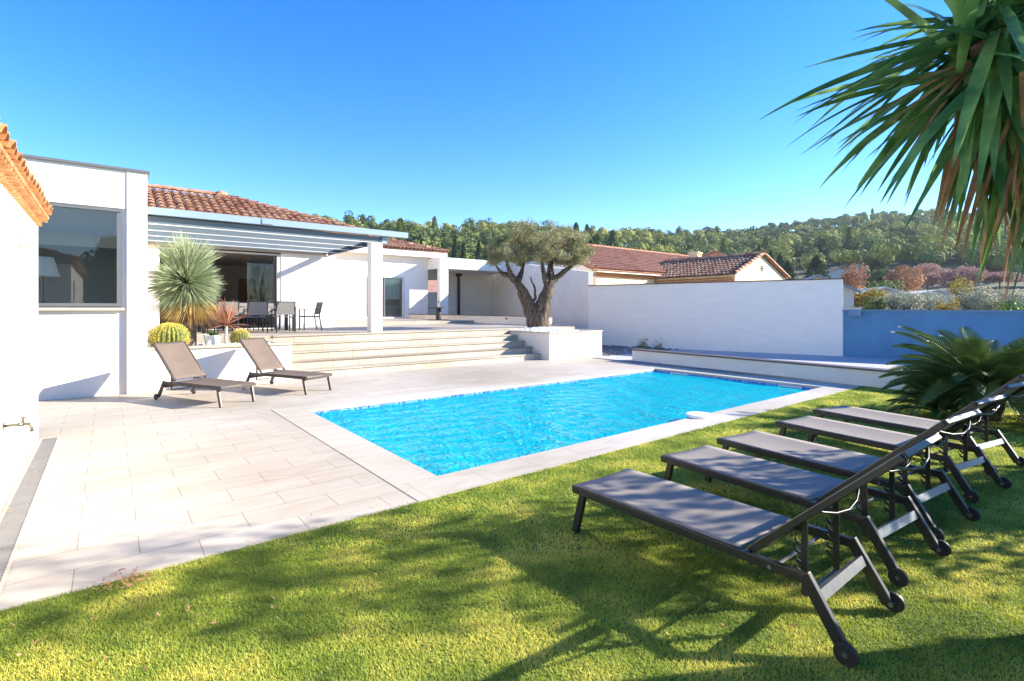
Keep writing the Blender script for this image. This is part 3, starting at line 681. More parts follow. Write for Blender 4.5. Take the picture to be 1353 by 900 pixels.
MB().box(13.58,13.90,14.96,26.9,1.27,1.305).build('coping','dark_cap',t)
MB().box(13.60,13.62,17.6,17.72,1.12,1.22).build('socket','grey_frame',t)
a=Vector((16.25,15.29)); b=Vector((19.16,6.54)); c1=Vector((20.2,25.6))
t = thing('boundary_wall','tall pale rendered garden wall behind the pool end','wall',(17.7,11,0))
MB().slab(b,a,.22,0,2.58).build('wall','shaded_render',t)
d=(a-b).normalized()
MB().slab(b-d*.04,a,.30,2.58,2.615,off=-.04).build('coping','dark_cap',t)
n_=Vector((d.y,-d.x))
MB().slab(b-d*.5,b-d*.0,.22,0,1.62,off=.02).build('return_wall','white_render',t)
MB().slab(b-d*.55,b-d*.005,.32,1.62,1.66,off=-.03).build('return_coping','stone_cap',t)
t = thing('gallery_side_wall','tall grey white wall rising behind the olive tree','wall',(18,20,0))
MB().slab(a,c1,.22,0,3.2,4.55).slab(c1,Vector((20.95,28.7)),.22,0,4.55).build('wall','garden_render',t)
t = thing('blue_wall','blue painted garden wall behind the sago palm','wall',(20.5,2,0))
b2=Vector((22.9,-5.0))
MB().slab(b2,b,.2,0,1.45,1.53,off=.012).build('wall','blue_render',t)
m=MB().slab(b2,b,.30,1.50,1.52,1.57,off=-.05)
for k in (0,1,2,3): 
    x,y,z=m.v[k]; m.v[k]=(x,y,1.445 if k in (0,3) else 1.528)
m.build('coping','blue_cap',t)
e_=b+(b2-b).normalized()*.5; f_=b+(b2-b).normalized()*.15
m=MB().slab(e_,f_,.1,1.36,1.56,off=-.16); m.build('gutter_box','blue_cap',t)
t = thing('low_wall','low pale wall with dark coping along the far end of the pool','wall',(12.4,4,0))
lw0=Vector((12.62,10.05)); lw1=Vector((12.05,.2)); lw2=Vector((11.75,-5.5))
m=MB().slab(lw2,lw0,.24,0,.33,off=0); m.build('wall','garden_render',t)
MB().slab(lw2,lw0+Vector((0,.05)),.32,.33,.37,off=-.04).build('coping','dark_cap',t)

# ------------------------------------------------------------------ sun loungers
def make_lounger(label, fm, sm, group, up=True):
    t = thing('sun_lounger', label, 'sun lounger', (0,0,0), group=group)
    w=.30; zt=.33
    f=MB()
    for s in (-1,1):
        f.bar((s*w,-.90,zt-.025),(s*w,.68,zt-.025),.032,.05)
        f.bar((s*w,-.90,zt-.02),(s*w,-.84,zt-.02),.036,.045)
    f.bar((-w,-.89,zt-.03),(w,-.89,zt-.03),.028,.034).bar((-w,.36,zt-.03),(w,.36,zt-.03),.025,.03)
    f.build('frame',fm,t,bevel=.004)
    for s in (-1,1):
        MB().bar((s*w,-.80,zt-.03),(s*w,-.88,0.0),.034,.052,up=(0,1,0)).build('leg',fm,t,bevel=.004)
        m=MB().bar((s*w,.655,zt-.002),(s*w,.83,.045),.034,.056,up=(0,1,0)); m.build('leg',fm,t,bevel=.004)
        wh=MB().tube([(s*(w)-.019+(.045 if s<0 else -.005)-.006*0,.845,.05),(s*w+.003+(.045 if s<0 else -.005)+.02*0,.845,.05)],.05,22)
        # wheels sit on the outer sides
        wh=MB().tube([(s*(w+.020),.845,.05),(s*(w+.044),.845,.05)],.05,24); wo=wh.build('wheel','rubber',t,bevel=.003)
        MB().tube([(s*(w-.022),.845,.05),(s*(w+.047),.845,.05)],.012,12).build('axle_cap','bright_metal',wo)
    MB().bar((-w+.017,.715,.235),(w-.017,.715,.235),.03,.05,up=(0,-.5,1)).build('rear_crossbar','bright_metal' if fm=='anthracite' else fm,t)
    MB().bar((-w+.017,-.82,.27),(w-.017,-.82,.27),.02,.03).build('front_crossbar','bright_metal' if fm!='anthracite' else fm,t)
    # seat sling with slight sag
    def sling(p0,p1,wd,sag,name,n=14,k=9,wrap=.02):
        p0=Vector(p0);p1=Vector(p1);dd=(p1-p0);nn=Vector((0,-dd.z,dd.y)).normalized(); vs=[];fs=[]
        for i in range(n+1):
            for j in range(k+1):
                u=i/n;v=j/k*2-1; q=p0+dd*u+Vector((v*wd,0,0))-nn*(sag*(1-v*v)*(0.4+.6*math.sin(PI*u)))
                vs.append(q)
        fs=[(i*(k+1)+j,i*(k+1)+j+1,(i+1)*(k+1)+j+1,(i+1)*(k+1)+j) for i in range(n) for j in range(k)]
        o=MB().add(vs,fs).build(name,sm,t,smooth=True,solid=.004); return o
    sling((0,-.895,zt+.006),(0,.34,zt+.006),w+.005,.022,'seat_sling')
    # backrest
    py,pz=.38,zt+.0; ty,tz=(1.04,.97) if up else (1.0,1.0)
    m=MB()
    for s in (-1,1): m.bar((s*(w-.03),py,pz),(s*(w-.03),ty,tz),.028,.034,up=(0,-1,1))
    m.bar((-w+.03,ty,tz),(w-.03,ty,tz),.03,.03,up=(0,-1,1)).bar((-w,py,pz-.0),(w,py,pz-.0),.018,.018)
    m.build('backrest_frame',fm,t,bevel=.004)
    sling((0,py+.03,pz+.055),(0,ty-.0,tz+.022),w-.012,.02,'backrest_sling')
    # curved stretchers bending behind the sling
    for q in (.48,.93):
        y0=py+(ty-py)*q; z0=pz+(tz-pz)*q
        m=MB().tube([(x*(w-.03),y0+.045*(1-x*x)+.006,z0-.045*(1-x*x)-.004) for x in [-1,-.85,-.5,0,.5,.85,1]],.0065,6); m.build('stretcher',fm,t,smooth=True)
    # toothed support arms
    q=.36; ay=py+(ty-py)*q; az=pz+(tz-pz)*q-.02; by,bz=.62,.17
    for s in (-1,1):
        m=MB().bar((s*.20,ay,az),(s*.20,by,bz),.009,.030,up=(0,1,0))
        dd=Vector((0,by-ay,bz-az)).normalized(); nn=Vector((0,dd.z,-dd.y))
        if nn.y>0: nn=-nn
        for k in range(5):
            p=Vector((s*.20,ay,az))+dd*(.13+.045*k); a0=p+nn*.010; a1=a0+nn*.030-dd*.014
            m.bar(a0,a1,.008,.016,up=dd); m.bar(a1,a1+nn*.004-dd*.018,.008,.010,up=nn)
        m.build('support_arm',fm,t)
    MB().tube([(-.20,by,bz),(.20,by,bz)],.010,8).build('support_rod','bright_metal' if fm=='anthracite' else fm,t)
    MB().tube([(-w,.50,zt-.045),(w,.50,zt-.045)],.009,8).build('catch_rod','bright_metal' if fm=='anthracite' else fm,t)
    for s in (-1,1): MB().tube([(s*(w+.014),.50,zt-.03),(s*(w+.021),.50,zt-.03)],.010,10).build('bolt','bright_metal',t)
    return t
G1_='dark sun loungers lined up on the lawn'; G2_='brown sun loungers by the planter'
LR=[((2.93,1.72),0,'dark grey lounger nearest the camera, front one of the row on the lawn'),
    ((3.98,1.75),-5,'dark grey lounger second from the camera in the lawn row'),
    ((4.88,1.76),-6.5,'dark grey lounger in the middle of the lawn row, partly sunlit'),
    ((6.06,1.75),-9,'dark grey lounger fourth from the camera in the lawn row'),
    ((7.10,1.77),-11,'dark grey lounger farthest from the camera, nearest the sago palm')]
proto=make_lounger(LR[0][2],'anthracite','sling_dark',G1_)
for i,((x,y),a,lab) in enumerate(LR):
    o=proto if i==0 else copy_tree(proto); o['label']=lab; o.location=(x,y,0); o.rotation_euler=(0,0,PI+R(a))
LL=[((1.32,10.34),25.5,'brown sling lounger on the left, nearer the flat corner block'),((2.78,10.76),25.5,'brown sling lounger on the right, nearer the steps and pool')]
proto=make_lounger(LL[0][2],'brown_metal','sling_brown',G2_)
for i,((x,y),a,lab) in enumerate(LL):
    o=proto if i==0 else copy_tree(proto); o['label']=lab; o.location=(x,y,0); o.rotation_euler=(0,0,R(a))

# ------------------------------------------------------------------ dining set
def make_chair(label,x,y,rz):
    t = thing('garden_chair',label,'chair',(0,0,0),group='dining chairs on the terrace'); w=.25
    MB().box(-w,w,-.24,.24,.43,.45).build('seat','grey_frame',t)
    for s in (-1,1):
        MB().bar((s*w,-.24,0),(s*w,-.24,.66),.03,.03,up=(0,1,0)).build('leg','anthracite',t)
        MB().bar((s*w,.30,0),(s*w,.22,.45),.03,.03,up=(0,1,0)).bar((s*w,.22,.45),(s*w,.32,.88),.03,.03,up=(0,1,0)).build('leg','anthracite',t)
        MB().bar((s*w,-.25,.66),(s*w,.27,.66),.04,.025).build('armrest','anthracite',t)
        MB().bar((s*w,-.24,.42),(s*w,.22,.42),.022,.03).build('seat_rail','anthracite',t)
    MB().add([(-w,.235,.5),(w,.235,.5),(w,.32,.87),(-w,.32,.87)],[(0,1,2,3)]).build('backrest','sling_grey',t,solid=.012)
    MB().bar((-w,.32,.875),(w,.32,.875),.03,.025).build('top_rail','anthracite',t)
    t.location=(x,y,H); t.rotation_euler=(0,0,rz); return t
CH=[((4.02,15.95),PI,'terrace chair with its back to the pool, right one of the near side'),
    ((3.28,15.95),PI,'terrace chair with its back to the pool, behind the red cordyline'),
    ((2.55,15.95),PI,'terrace chair with its back to the pool, left one of the near side'),
    ((5.02,16.75),-PI/2,'terrace chair seen from the side at the right head of the dining table'),
    ((4.05,17.75),0,'terrace chair on the house side of the dining table, right one'),
    ((3.3,17.75),0,'terrace chair on the house side of the dining table, middle one'),
    ((2.55,17.75),0,'terrace chair on the house side of the dining table, left one')]
c0=make_chair(CH[0][2],CH[0][0][0],CH[0][0][1],CH[0][1])
for (p,a,lab) in CH[1:]:
    o=copy_tree(c0); o['label']=lab; o.location=(p[0],p[1],H); o.rotation_euler=(0,0,a)
t = thing('dining_table','long dark garden table among the terrace chairs','table',(3.25,16.8,H))
MB().box(2.0,4.5,16.3,17.3,H+.71,H+.74).build('tabletop','grey_frame',t)
for x in (2.06,4.44):
    for y in (16.36,17.24): MB().box(x-.045,x+.045,y-.045,y+.045,H,H+.71).build('leg','anthracite',t)
for (x,y,r,lab) in ((4.2,16.7,.045,'small green potted plant at the right end of the dining table'),(4.35,16.95,.04,'small yellowish potted plant beside the other one on the table')):
    t = thing('table_plant',lab,'potted plant',(x,y,H+.74)); MB().lathe((x,y,H+.74),[(r*.8,0),(r,.07)],12).build('pot','pot_white',t)
    V,F=quads(crown_points((x,y,H+.86),(.09,.09,.08),90),.05,.02); npmesh('leaves',V,F,'bush_leaf',t)
t = thing('pedestal_table','round dark pedestal table with flat base by the parapet','table',(12.65,21.85,HB))
MB().lathe((12.65,21.85,0),[(.50,HB+.58),(.50,HB+.63)],28).build('top','dark_wood',t)
MB().lathe((12.65,21.85,0),[(.13,HB+.03),(.13,HB+.58)],16).build('pedestal','dark_wood',t)
MB().lathe((12.65,21.85,0),[(.52,HB),(.50,HB+.03)],28).build('base','dark_wood',t)

# ------------------------------------------------------------------ succulent bed plants
# yucca rostrata
t = thing('blue_yucca','big spherical blue green yucca with yellow dry skirt in the raised planter','yucca',(1.34,13.0,.75))
def blades(name, mt, n, c, L, el, wid, par, droop=.12, squash=1.0):
    P=[];F=[];c=np.array(c)
    az=RS.uniform(0,2*PI,n); e=np.radians(RS.uniform(el[0],el[1],n)); e=np.arcsin(RS.uniform(math.sin(R(el[0])),math.sin(R(el[1])),n))
    D=np.stack([np.cos(az)*np.cos(e),np.sin(az)*np.cos(e),np.sin(e)],1)
    ll=RS.uniform(.82,1.06,(n,1))*L*(1+.10*np.sin(3*az+4*e)*np.cos(2*e+1)+.05*np.sin(7*az))[:,None]; S=unit(np.cross(D,RS.normal(size=(n,3))))
    b=c+D*.08; mid=c+D*ll*.55+np.array([0,0,-droop*.12]); tip=c+D*ll+np.array([0,0,-droop*.5])*np.cos(e)[:,None]
    V=np.stack([b-S*wid*.3,b+S*wid*.3,mid-S*wid*.5,mid+S*wid*.5,tip-S*wid*.06,tip+S*wid*.06],1).reshape(-1,3)
    i=np.arange(n)[:,None]*6; F=np.concatenate([i+np.array([0,1,3,2]),i+np.array([2,3,5,4])])
    return npmesh(name,V,F,mt,par)
yc=(1.42,13.0,2.12)
blades('leaves','rostrata_leaf',2900,(1.31,13.0,2.16),.75,(-72,90),.017,t,droop=.1)
blades('upper_leaves','rostrata_leaf',500,(1.34,13.0,2.38),.86,(30,90),.017,t,droop=0)
blades('dry_leaves','rostrata_dry',800,(1.42,13.06,1.98),.80,(-88,-30),.012,t,droop=.25)
MB().tube([(1.34,13.0,.7),(1.34,13.0,1.5),(1.34,13,2.2)],[.17,.16,.08],12).build('trunk','trunk_brown',t)
def barrel(label,x,y,z,r,h,mt,sp,group=None):
    t = thing('barrel_cactus',label,'cactus',(x,y,z)); nr=26; m=MB(); prof=12; n=nr*4; vs=[]
    def pt(k,i,extra=0):
        a=2*PI*k/n; ph=PI*i/prof; rr=r*math.sin(ph)**.8*(1+.085*math.cos(nr*a))+extra
        return (x+rr*math.cos(a),y+rr*math.sin(a),z+h/2-math.cos(ph)*h/2-(0.04*h if i==prof else 0))
    for i in range(prof+1):
        for k in range(n): vs.append(pt(k,i))
    m.add(vs,[(i*n+k,i*n+(k+1)%n,(i+1)*n+(k+1)%n,(i+1)*n+k) for i in range(prof) for k in range(n)]); m.build('body',mt,t,smooth=True)
    C=[];D=[]
    for k in range(nr):
        for i in np.linspace(1,prof-.4,17):
            a=2*PI*k/nr; ph=PI*i/prof; rr=r*math.sin(ph)**.8*1.085; b=Vector((x+rr*math.cos(a),y+rr*math.sin(a),z+h/2-math.cos(ph)*h/2))
            for q in range(7):
                d=Vector((math.cos(a)*math.sin(ph),math.sin(a)*math.sin(ph),-math.cos(ph)))*.9+Vector(RS.normal(size=3))*.8; d.normalize(); C.append(b+d*.02*sp); D.append(d)
    V,F=quads(np.array(C),.05*sp,.006*sp,np.array(D)); npmesh('spines','barrel_spines',F=F,V=V,mat='barrel_spines',parent=t) if 0 else npmesh('spines',V,F,'barrel_spines',t)
barrel('big golden barrel cactus below the blue yucca',.98,12.52,.74,.31,.54,'barrel_green',1.1)
barrel('smaller green barrel cactus right of the red cordyline',2.42,13.35,.74,.19,.36,'cactus_green',.8)
t = thing('cordyline','small red brown cordyline with thin bare stem in the raised planter','cordyline',(2.02,12.6,.75))
MB().tube([(2.02,12.6,.74),(2.0,12.6,.95),(2.02,12.61,1.22)],[.035,.028,.03],8).build('stem','stone_cap',t)
mv=[];mf=[]
for i in range(84):
    a=random.uniform(0,2*PI); e=R(random.uniform(-12,80)); d=(math.cos(a)*math.cos(e),math.sin(a)*math.cos(e),math.sin(e))
    strap_leaf(mv,mf,(2.02,12.61,1.24),d,random.uniform(.42,.70),.042,.22,6)
m=MB();m.v=mv;m.f=mf;m.build('leaves','cordyline_leaf',t)
t = thing('square_pot','square white tapered pot of small succulents on the white pebbles','potted plant',(1.78,12.95,.75))
x,y,z=1.80,12.95,.76; m=MB()
m.add([(x-.11,y-.11,z),(x+.11,y-.11,z),(x+.11,y+.11,z),(x-.11,y+.11,z),(x-.16,y-.16,z+.26),(x+.16,y-.16,z+.26),(x+.16,y+.16,z+.26),(x-.16,y+.16,z+.26)],[(0,3,2,1),(0,1,5,4),(1,2,6,5),(2,3,7,6),(3,0,4,7)]); m.build('pot','pot_white',t,solid=.012)
MB().box(x-.14,x+.14,y-.14,y+.14,z+.2,z+.225).build('soil','earth',t)
V,F=quads(crown_points((x,y,z+.27),(.13,.13,.07),260),.06,.03); npmesh('leaves',V,F,'bush_leaf',t)

# ------------------------------------------------------------------ olive tree
t = thing('olive_tree','old olive tree with twisted double trunk and rounded crown in the white planter','olive tree',(12.1,13.8,.85))
bx,by,bz=12.05,13.75,.84
rgt=Vector((.785,-.619,0)); fwd=Vector((.619,.785,0))
def P(r,f_,z): return Vector((bx,by,bz))+rgt*r+fwd*f_+Vector((0,0,z))
class Limb(list): pass
limbs=[]
def limb(pts,rad): limbs.append((pts,rad))
limb([P(.0,0,-.1),P(-.18,0,.35),P(-.32,.02,.8),P(-.55,0,1.35),P(-.78,-.05,1.75),P(-1.05,-.1,2.0)],[.34,.22,.19,.18,.16,.11])
limb([P(.12,.05,-.1),P(.10,.05,.4),P(.2,.05,.9),P(.35,.1,1.45),P(.42,.1,1.75)],[.32,.25,.22,.21,.19])
limb([P(.42,.1,1.7),P(.7,.1,1.9),P(1.0,.05,2.15),P(1.25,0,2.3)],[.16,.12,.09,.05])
limb([P(.40,.1,1.65),P(.45,.2,2.1),P(.5,.2,2.5)],[.16,.12,.06])
limb([P(.36,.1,1.5),P(.2,-.1,1.9),P(.1,-.2,2.4)],[.12,.09,.05])
limb([P(-.75,-.05,1.7),P(-.6,.2,2.1),P(-.5,.3,2.5)],[.11,.07,.04])
limb([P(-.9,-.1,1.9),P(-1.3,-.1,2.0),P(-1.5,-.15,2.25)],[.10,.07,.03])
limb([P(-1.0,-.1,1.95),P(-1.1,-.4,2.3),P(-1.15,-.5,2.6)],[.09,.06,.03])
limb([P(-.35,0,.85),P(-.1,.0,1.15),P(-.15,-.05,1.5),P(-.3,0,1.9)],[.05,.04,.035,.02])
m=MB()
for pts,rad in limbs:
    # subdivide and wobble
    q=[];rr=[]
    for (a_,ra),(b_,rb) in zip(zip(pts,rad),zip(pts[1:],rad[1:])):
        for k in range(4):
            s_=k/4; q.append(a_.lerp(b_,s_)+Vector((random.uniform(-1,1),random.uniform(-1,1),0))*.018); rr.append((ra+(rb-ra)*s_)*random.uniform(.88,1.12))
    q.append(pts[-1]); rr.append(rad[-1]); b0=len(m.v); m.tube(q,rr,14)
    for i in range(b0,len(m.v)):
        v=Vector(m.v[i]); k=(i-b0)%14; c_=q[min((i-b0)//14,len(q)-1)]; dd=v-c_
        g=noise.noise((math.cos(k/14*6.28)*1.6,math.sin(k/14*6.28)*1.6,v.z*1.1+len(q)))
        m.v[i]=tuple(c_+dd*(1+.55*g))
m.build('trunk','bark',t,smooth=True)
tips=[]
m=MB(); cc=P(.08,0,2.98)
for i in range(150):
    a=random.uniform(0,2*PI); rr=random.uniform(.15,1)**.6; 
    h_=random.uniform(-.35,1)
    tip=cc+rgt*(1.85*rr*math.cos(a))+fwd*(1.7*rr*math.sin(a))+Vector((0,0,1.02*h_*math.sqrt(max(0,1-rr*rr*.75))-.38*rr+.02))
    st=min([q for pts,_ in limbs for q in pts[-2:]],key=lambda q:(q-tip).length)
    mid=st.lerp(tip,.5)+Vector((random.uniform(-.12,.12),random.uniform(-.12,.12),random.uniform(-.02,.15)))
    m.tube([st,mid,tip],[.028,.016,.006],5,cap=False); tips.append(tip); tips.append(mid.lerp(tip,.5))
m.build('branches','bark',t)
C=[];D=[]
for tp in tips:
    n=random.randint(110,330); r_=random.uniform(.16,.36)
    o_=unit(RS.normal(size=(n,3)))*RS.uniform(.1,1,(n,1))**.7*r_*np.array([1,1,.75]); C.append(np.array(tp)+o_)
    D.append(unit(o_+RS.normal(size=(n,3))*.12+np.array([0,0,.10])))
V,F=quads(np.concatenate(C),.075,.021,np.concatenate(D)); npmesh('foliage',V,F,'olive_leaf',t)
print('olive leaves',len(F))

# weeds by the wall
for (x,y,lab) in ((15.7,11.95,'low dry weed tuft at the foot of the tall garden wall'),(15.6,11.2,'taller thin weed beside the dry tuft at the garden wall')):
    t = thing('weed',lab,'weed',(x,y,0)); V,F=quads(crown_points((x,y,.22),(.45 if y>11.5 else .18,.35,.25 if y>11.5 else .4),700 if y>11.5 else 300),.07,.02); npmesh('leaves',V,F,'weed_leaf',t)

# ------------------------------------------------------------------ sago palm (cycas)
def cycas(label,x,y,z,n,L,stem,elr=(2,78)):
    t = thing('sago_palm',label,'sago palm',(x,y,0))
    if stem: MB().lathe((x,y,0),[(.20,0),(.24,.2),(.22,z-.05),(.10,z+.08)],16,lob=9,amp=.08).build('trunk','trunk_brown',t)
    mv=[];mf=[];rb=MB()
    for i in range(n):
        a=2*PI*i*.381966+random.uniform(-.2,.2); e=R(elr[0]+(elr[1]-elr[0])*((i+.5)/n)**1.1); LL_=L*random.uniform(.85,1.08)
        d=Vector((math.cos(a)*math.cos(e),math.sin(a)*math.cos(e),math.sin(e))); p=Vector((x,y,z))+d*.05; pts=[]
        sd=Vector((-math.sin(a),math.cos(a),0)); N_=22
        for k in range(N_+1):
            pts.append(p.copy()); t_=k/N_
            if k>1:
                up=sd.cross(d).normalized(); up = up if up.z>0 else -up
                for s in (-1,1):
                    for h in (0,.5):
                        b=p+d*(LL_/N_*h); ll=.21*math.sin(PI*min(1,.12+t_*.88))**.6*(LL_/1.2)+.02
                        dd=(sd*s*.80+d*.75+up*.42).normalized(); tip=b+dd*ll+Vector((0,0,-.012)); wv=d*.0095
                        n0=len(mv); mv+= [tuple(b-wv),tuple(b+wv),tuple(b+dd*ll*.6+wv),tuple(tip),tuple(b+dd*ll*.6-wv)]; mf.append((n0,n0+1,n0+2,n0+3,n0+4))
            d=(d+Vector((0,0,-.9*t_/N_*1.4))).normalized(); p=p+d*(LL_/N_)
        rb.tube(pts[::3]+[pts[-1]],.008,5,cap=False)
    m=MB();m.v=mv;m.f=mf;m.build('fronds','cycas_leaf',t); rb.build('frond_stems','bush_leaf',t)
cycas('large dark green sago palm in front of the blue wall',9.98,1.6,.50,100,1.18,True,(-14,52))
cycas('small low sago palm tucked under the big one on the lawn edge',9.55,2.0,.10,26,.62,False,(5,60))
t = thing('low_shrub','small bright green shrub behind the farthest lounger','shrub',(9.6,.45,0))
V,F=quads(crown_points((9.7,.55,.35),(.55,.45,.38),2600),.07,.035); npmesh('leaves',V,F,'bush_leaf',t)
MB().tube([(9.7,.55,0),(9.7,.55,.3)],.03,6).build('stem','trunk_brown',t)
t = thing('low_shrub','dark low ground shrub at the foot of the sago palm','shrub',(10.4,.5,0))
V,F=quads(crown_points((10.5,.7,.22),(.8,.6,.3),2600),.07,.03); npmesh('leaves',V,F,'cypress_leaf',t)

# ------------------------------------------------------------------ overhanging giant yucca
t = thing('giant_yucca','giant yucca with long drooping green leaves and dry brown skirt at the right edge','yucca',(3.9,.35,0))
def cw(X,Y,Z): return Vector((.785*X+.619*Y,-.619*X+.785*Y,Z))
c0=cw(2.10,2.30,2.72)
mv=[];mf=[];lv=[];lf=[];dvv=[];df=[]
def camvec(x,y,z): return Vector((.785*x+.619*y,-.619*x+.785*y,z))
random.seed(21)
for i in range(230):
    a=2*PI*i*.381966; e=R(random.uniform(-78,70)); 
    d=camvec(math.cos(a)*math.cos(e),math.sin(a)*math.cos(e),math.sin(e))
    yv=math.sin(a)*math.cos(e)
    if yv<-.80: continue
    Lf=random.uniform(.62,.92)*(1 if yv>-.4 else .8)
    off=Vector((random.uniform(-.06,.06),random.uniform(-.06,.06),random.uniform(-.12,.22)))+camvec(.12,0,0)*(-math.sin(e)*.5)
    if e<R(-60) and random.random()<.3: continue
    if math.cos(a)<.1 and e>R(8) and random.random()<.8: continue
    tgt=(lv,lf) if (e>R(5) and random.random()<.14) else (mv,mf)
    strap_leaf(tgt[0],tgt[1],c0+off+d*.03,d,Lf,random.uniform(.046,.072),random.uniform(.08,.55),10,fold=.45,tw=random.uniform(-.5,.5))
for i in range(150):   # second head, higher and to the right
    a=2*PI*i*.381966; e=R(random.uniform(-60,80)); d=camvec(math.cos(a)*math.cos(e),math.sin(a)*math.cos(e),math.sin(e))
    strap_leaf(mv,mf,cw(2.62,2.55,3.0)+d*.05,d,random.uniform(.6,.9),random.uniform(.046,.07),random.uniform(.2,.7),10,fold=.45,tw=random.uniform(-.5,.5))
for i in range(230):   # skirt of hanging leaves
    s_=random.uniform(0,1); base=c0+camvec(.0+.62*s_,random.uniform(-.2,.2),-.12-.45*s_); a=random.uniform(0,2*PI)
    d=camvec(math.cos(a)*.35,math.sin(a)*.25,-1)
    dry=random.random()<.55
    strap_leaf(dvv if dry else mv, df if dry else mf, base+d*.02, d, random.uniform(.4,.66) if not dry else random.uniform(.42,.72), random.uniform(.035,.055) if not dry else random.uniform(.015,.04), .3, 8, fold=.4 if not dry else 1.2, tw=random.uniform(-1,1))
for i in range(5):
    d=camvec(-1+.3*i*.3,-.1,-.35-.1*i); strap_leaf(dvv,df,c0+d*.04,d,random.uniform(.5,.7),.018,.1,8,fold=1.3)
m=MB();m.v=mv;m.f=mf;m.build('leaves','yucca_leaf',t,smooth=True)
m=MB();m.v=lv;m.f=lf;m.build('young_leaves','yucca_young',t,smooth=True)
m=MB();m.v=dvv;m.f=df;m.build('dead_leaves','dead_leaf',t)
MB().tube([cw(2.10,2.3,2.8),cw(2.22,2.32,2.6),cw(2.5,2.36,2.36),cw(2.75,2.4,2.1),cw(2.95,2.4,1.4),cw(3.05,2.4,-.05)],[.05,.07,.09,.10,.12,.20],12).build('trunk','trunk_brown',t)
MB().tube([cw(2.62,2.55,3.1),cw(2.66,2.5,2.7),cw(2.75,2.4,2.1)],[.06,.08,.1],10).build('stem','trunk_brown',t)
random.seed(5)
# ------------------------------------------------------------------ neighbours' houses
t = thing('neighbour_house','cream neighbour house with long red tile roof behind the garden wall','house',(29,24,0))
n0=(20.9,19.2,3.78); sv=Vector((0,5.1,2.07))
MB().box(21.45,40,19.6,29,0,3.74).build('wall','cream_render',t)
MB().add([(21.2,19.6,3.74),(21.2,29,3.74),(21.2,24.3,5.7),(21.4,19.6,3.74),(21.4,29,3.74),(21.4,24.3,5.7)],[(0,2,1),(3,4,5),(0,3,5,2),(1,2,5,4)]).build('gable','garden_render',t)
m=MB(); roof_tiles(m,n0,(1,0,0),sv,82,14,sp=.24,row=.39,r=.1); roof_tiles(m,(20.9,29.4,3.78),(1,0,0),Vector((0,-5.1,2.07)),82,14,sp=.24,row=.39,r=.1)
m.build('roof_tiles','tile_far',t)
MB().add([(20.85,19.2,3.78),(40.5,19.2,3.78),(40.5,24.3,5.86),(20.85,24.3,5.86),(20.85,29.4,3.78),(40.5,29.4,3.78)],[(0,1,2,3),(3,2,5,4)]).build('roof_deck','tile_far',t,solid=.05)
m=MB(); ridge_tiles(m,(20.9,24.3,5.9),(40.5,24.3,5.9)); ridge_tiles(m,(20.95,19.2,3.85),(20.95,24.3,5.9),r=.12); m.build('ridge','tile_far',t)
m=MB(); genoise(m,(21.2,19.6,3.42),(1,0,0),(0,-1,0),88,sp=.2,rows=2,r=.085,h=.11,step=.11); m.build('eave_corbel','tile_near',t)
MB().box(21.2,39,19.25,19.6,3.64,3.70).build('eave_band','garden_render',t)
t = thing('neighbour_extension','cream gabled neighbour house with round vent in its gable','house',(29.9,17,0))
gy=14.4; a0,a1,az_=26.9,32.9,29.9; ze,zr=3.45,4.66
MB().add([(a0,gy,0),(a1,gy,0),(a1,gy,ze),(az_,gy,zr),(a0,gy,ze),(a0,gy+7,0),(a1,gy+7,0),(a1,gy+7,ze),(az_,gy+7,zr),(a0,gy+7,ze)],[(0,1,2,3,4),(9,8,7,6,5),(0,4,9,5),(1,6,7,2),(2,7,8,3),(3,8,9,4)]).build('wall','cream_render',t)
sv=Vector((3.25,0,1.31))
m=MB(); roof_tiles(m,(26.65,gy-.12,3.45),(0,1,0),sv,30,9,sp=.24,row=.39,r=.1); roof_tiles(m,(33.15,gy-.12,3.45),(0,1,0),Vector((-3.25,0,1.31)),30,9,sp=.24,row=.39,r=.1)
ridge_tiles(m,(29.9,gy-.2,4.80),(29.9,gy+7,4.80)); ridge_tiles(m,(33.1,gy-.1,3.5),(29.95,gy-.1,4.78),r=.12); ridge_tiles(m,(26.7,gy-.1,3.5),(29.85,gy-.1,4.78),r=.12)
m.build('roof_tiles','tile_house',t)
MB().add([(26.62,gy-.15,3.45),(26.62,gy+7,3.45),(29.9,gy+7,4.77),(29.9,gy-.15,4.77),(33.18,gy-.15,3.45),(33.18,gy+7,3.45)],[(0,1,2,3),(3,2,5,4)]).build('roof_deck','tile_house',t)
m=MB(); genoise(m,(a0,gy+.1,3.16),(0,1,0),(-1,0,0),26,sp=.2,rows=2,r=.085,h=.11,step=.11); m.build('eave_corbel','tile_near',t)
MB().box(a0-.1,a0,gy,gy+5.2,3.05,3.15).build('eave_band','tile_near',t)
mv_=MB()
for k in range(7):
    an=2*PI*k/6; rr=0 if k==6 else .13; mv_.tube([(29.9+rr*math.cos(an),gy-.02,3.95+rr*math.sin(an)),(29.9+rr*math.cos(an),gy+.01,3.95+rr*math.sin(an))],.055,8)
mv_.build('vent','dark_wood',t)
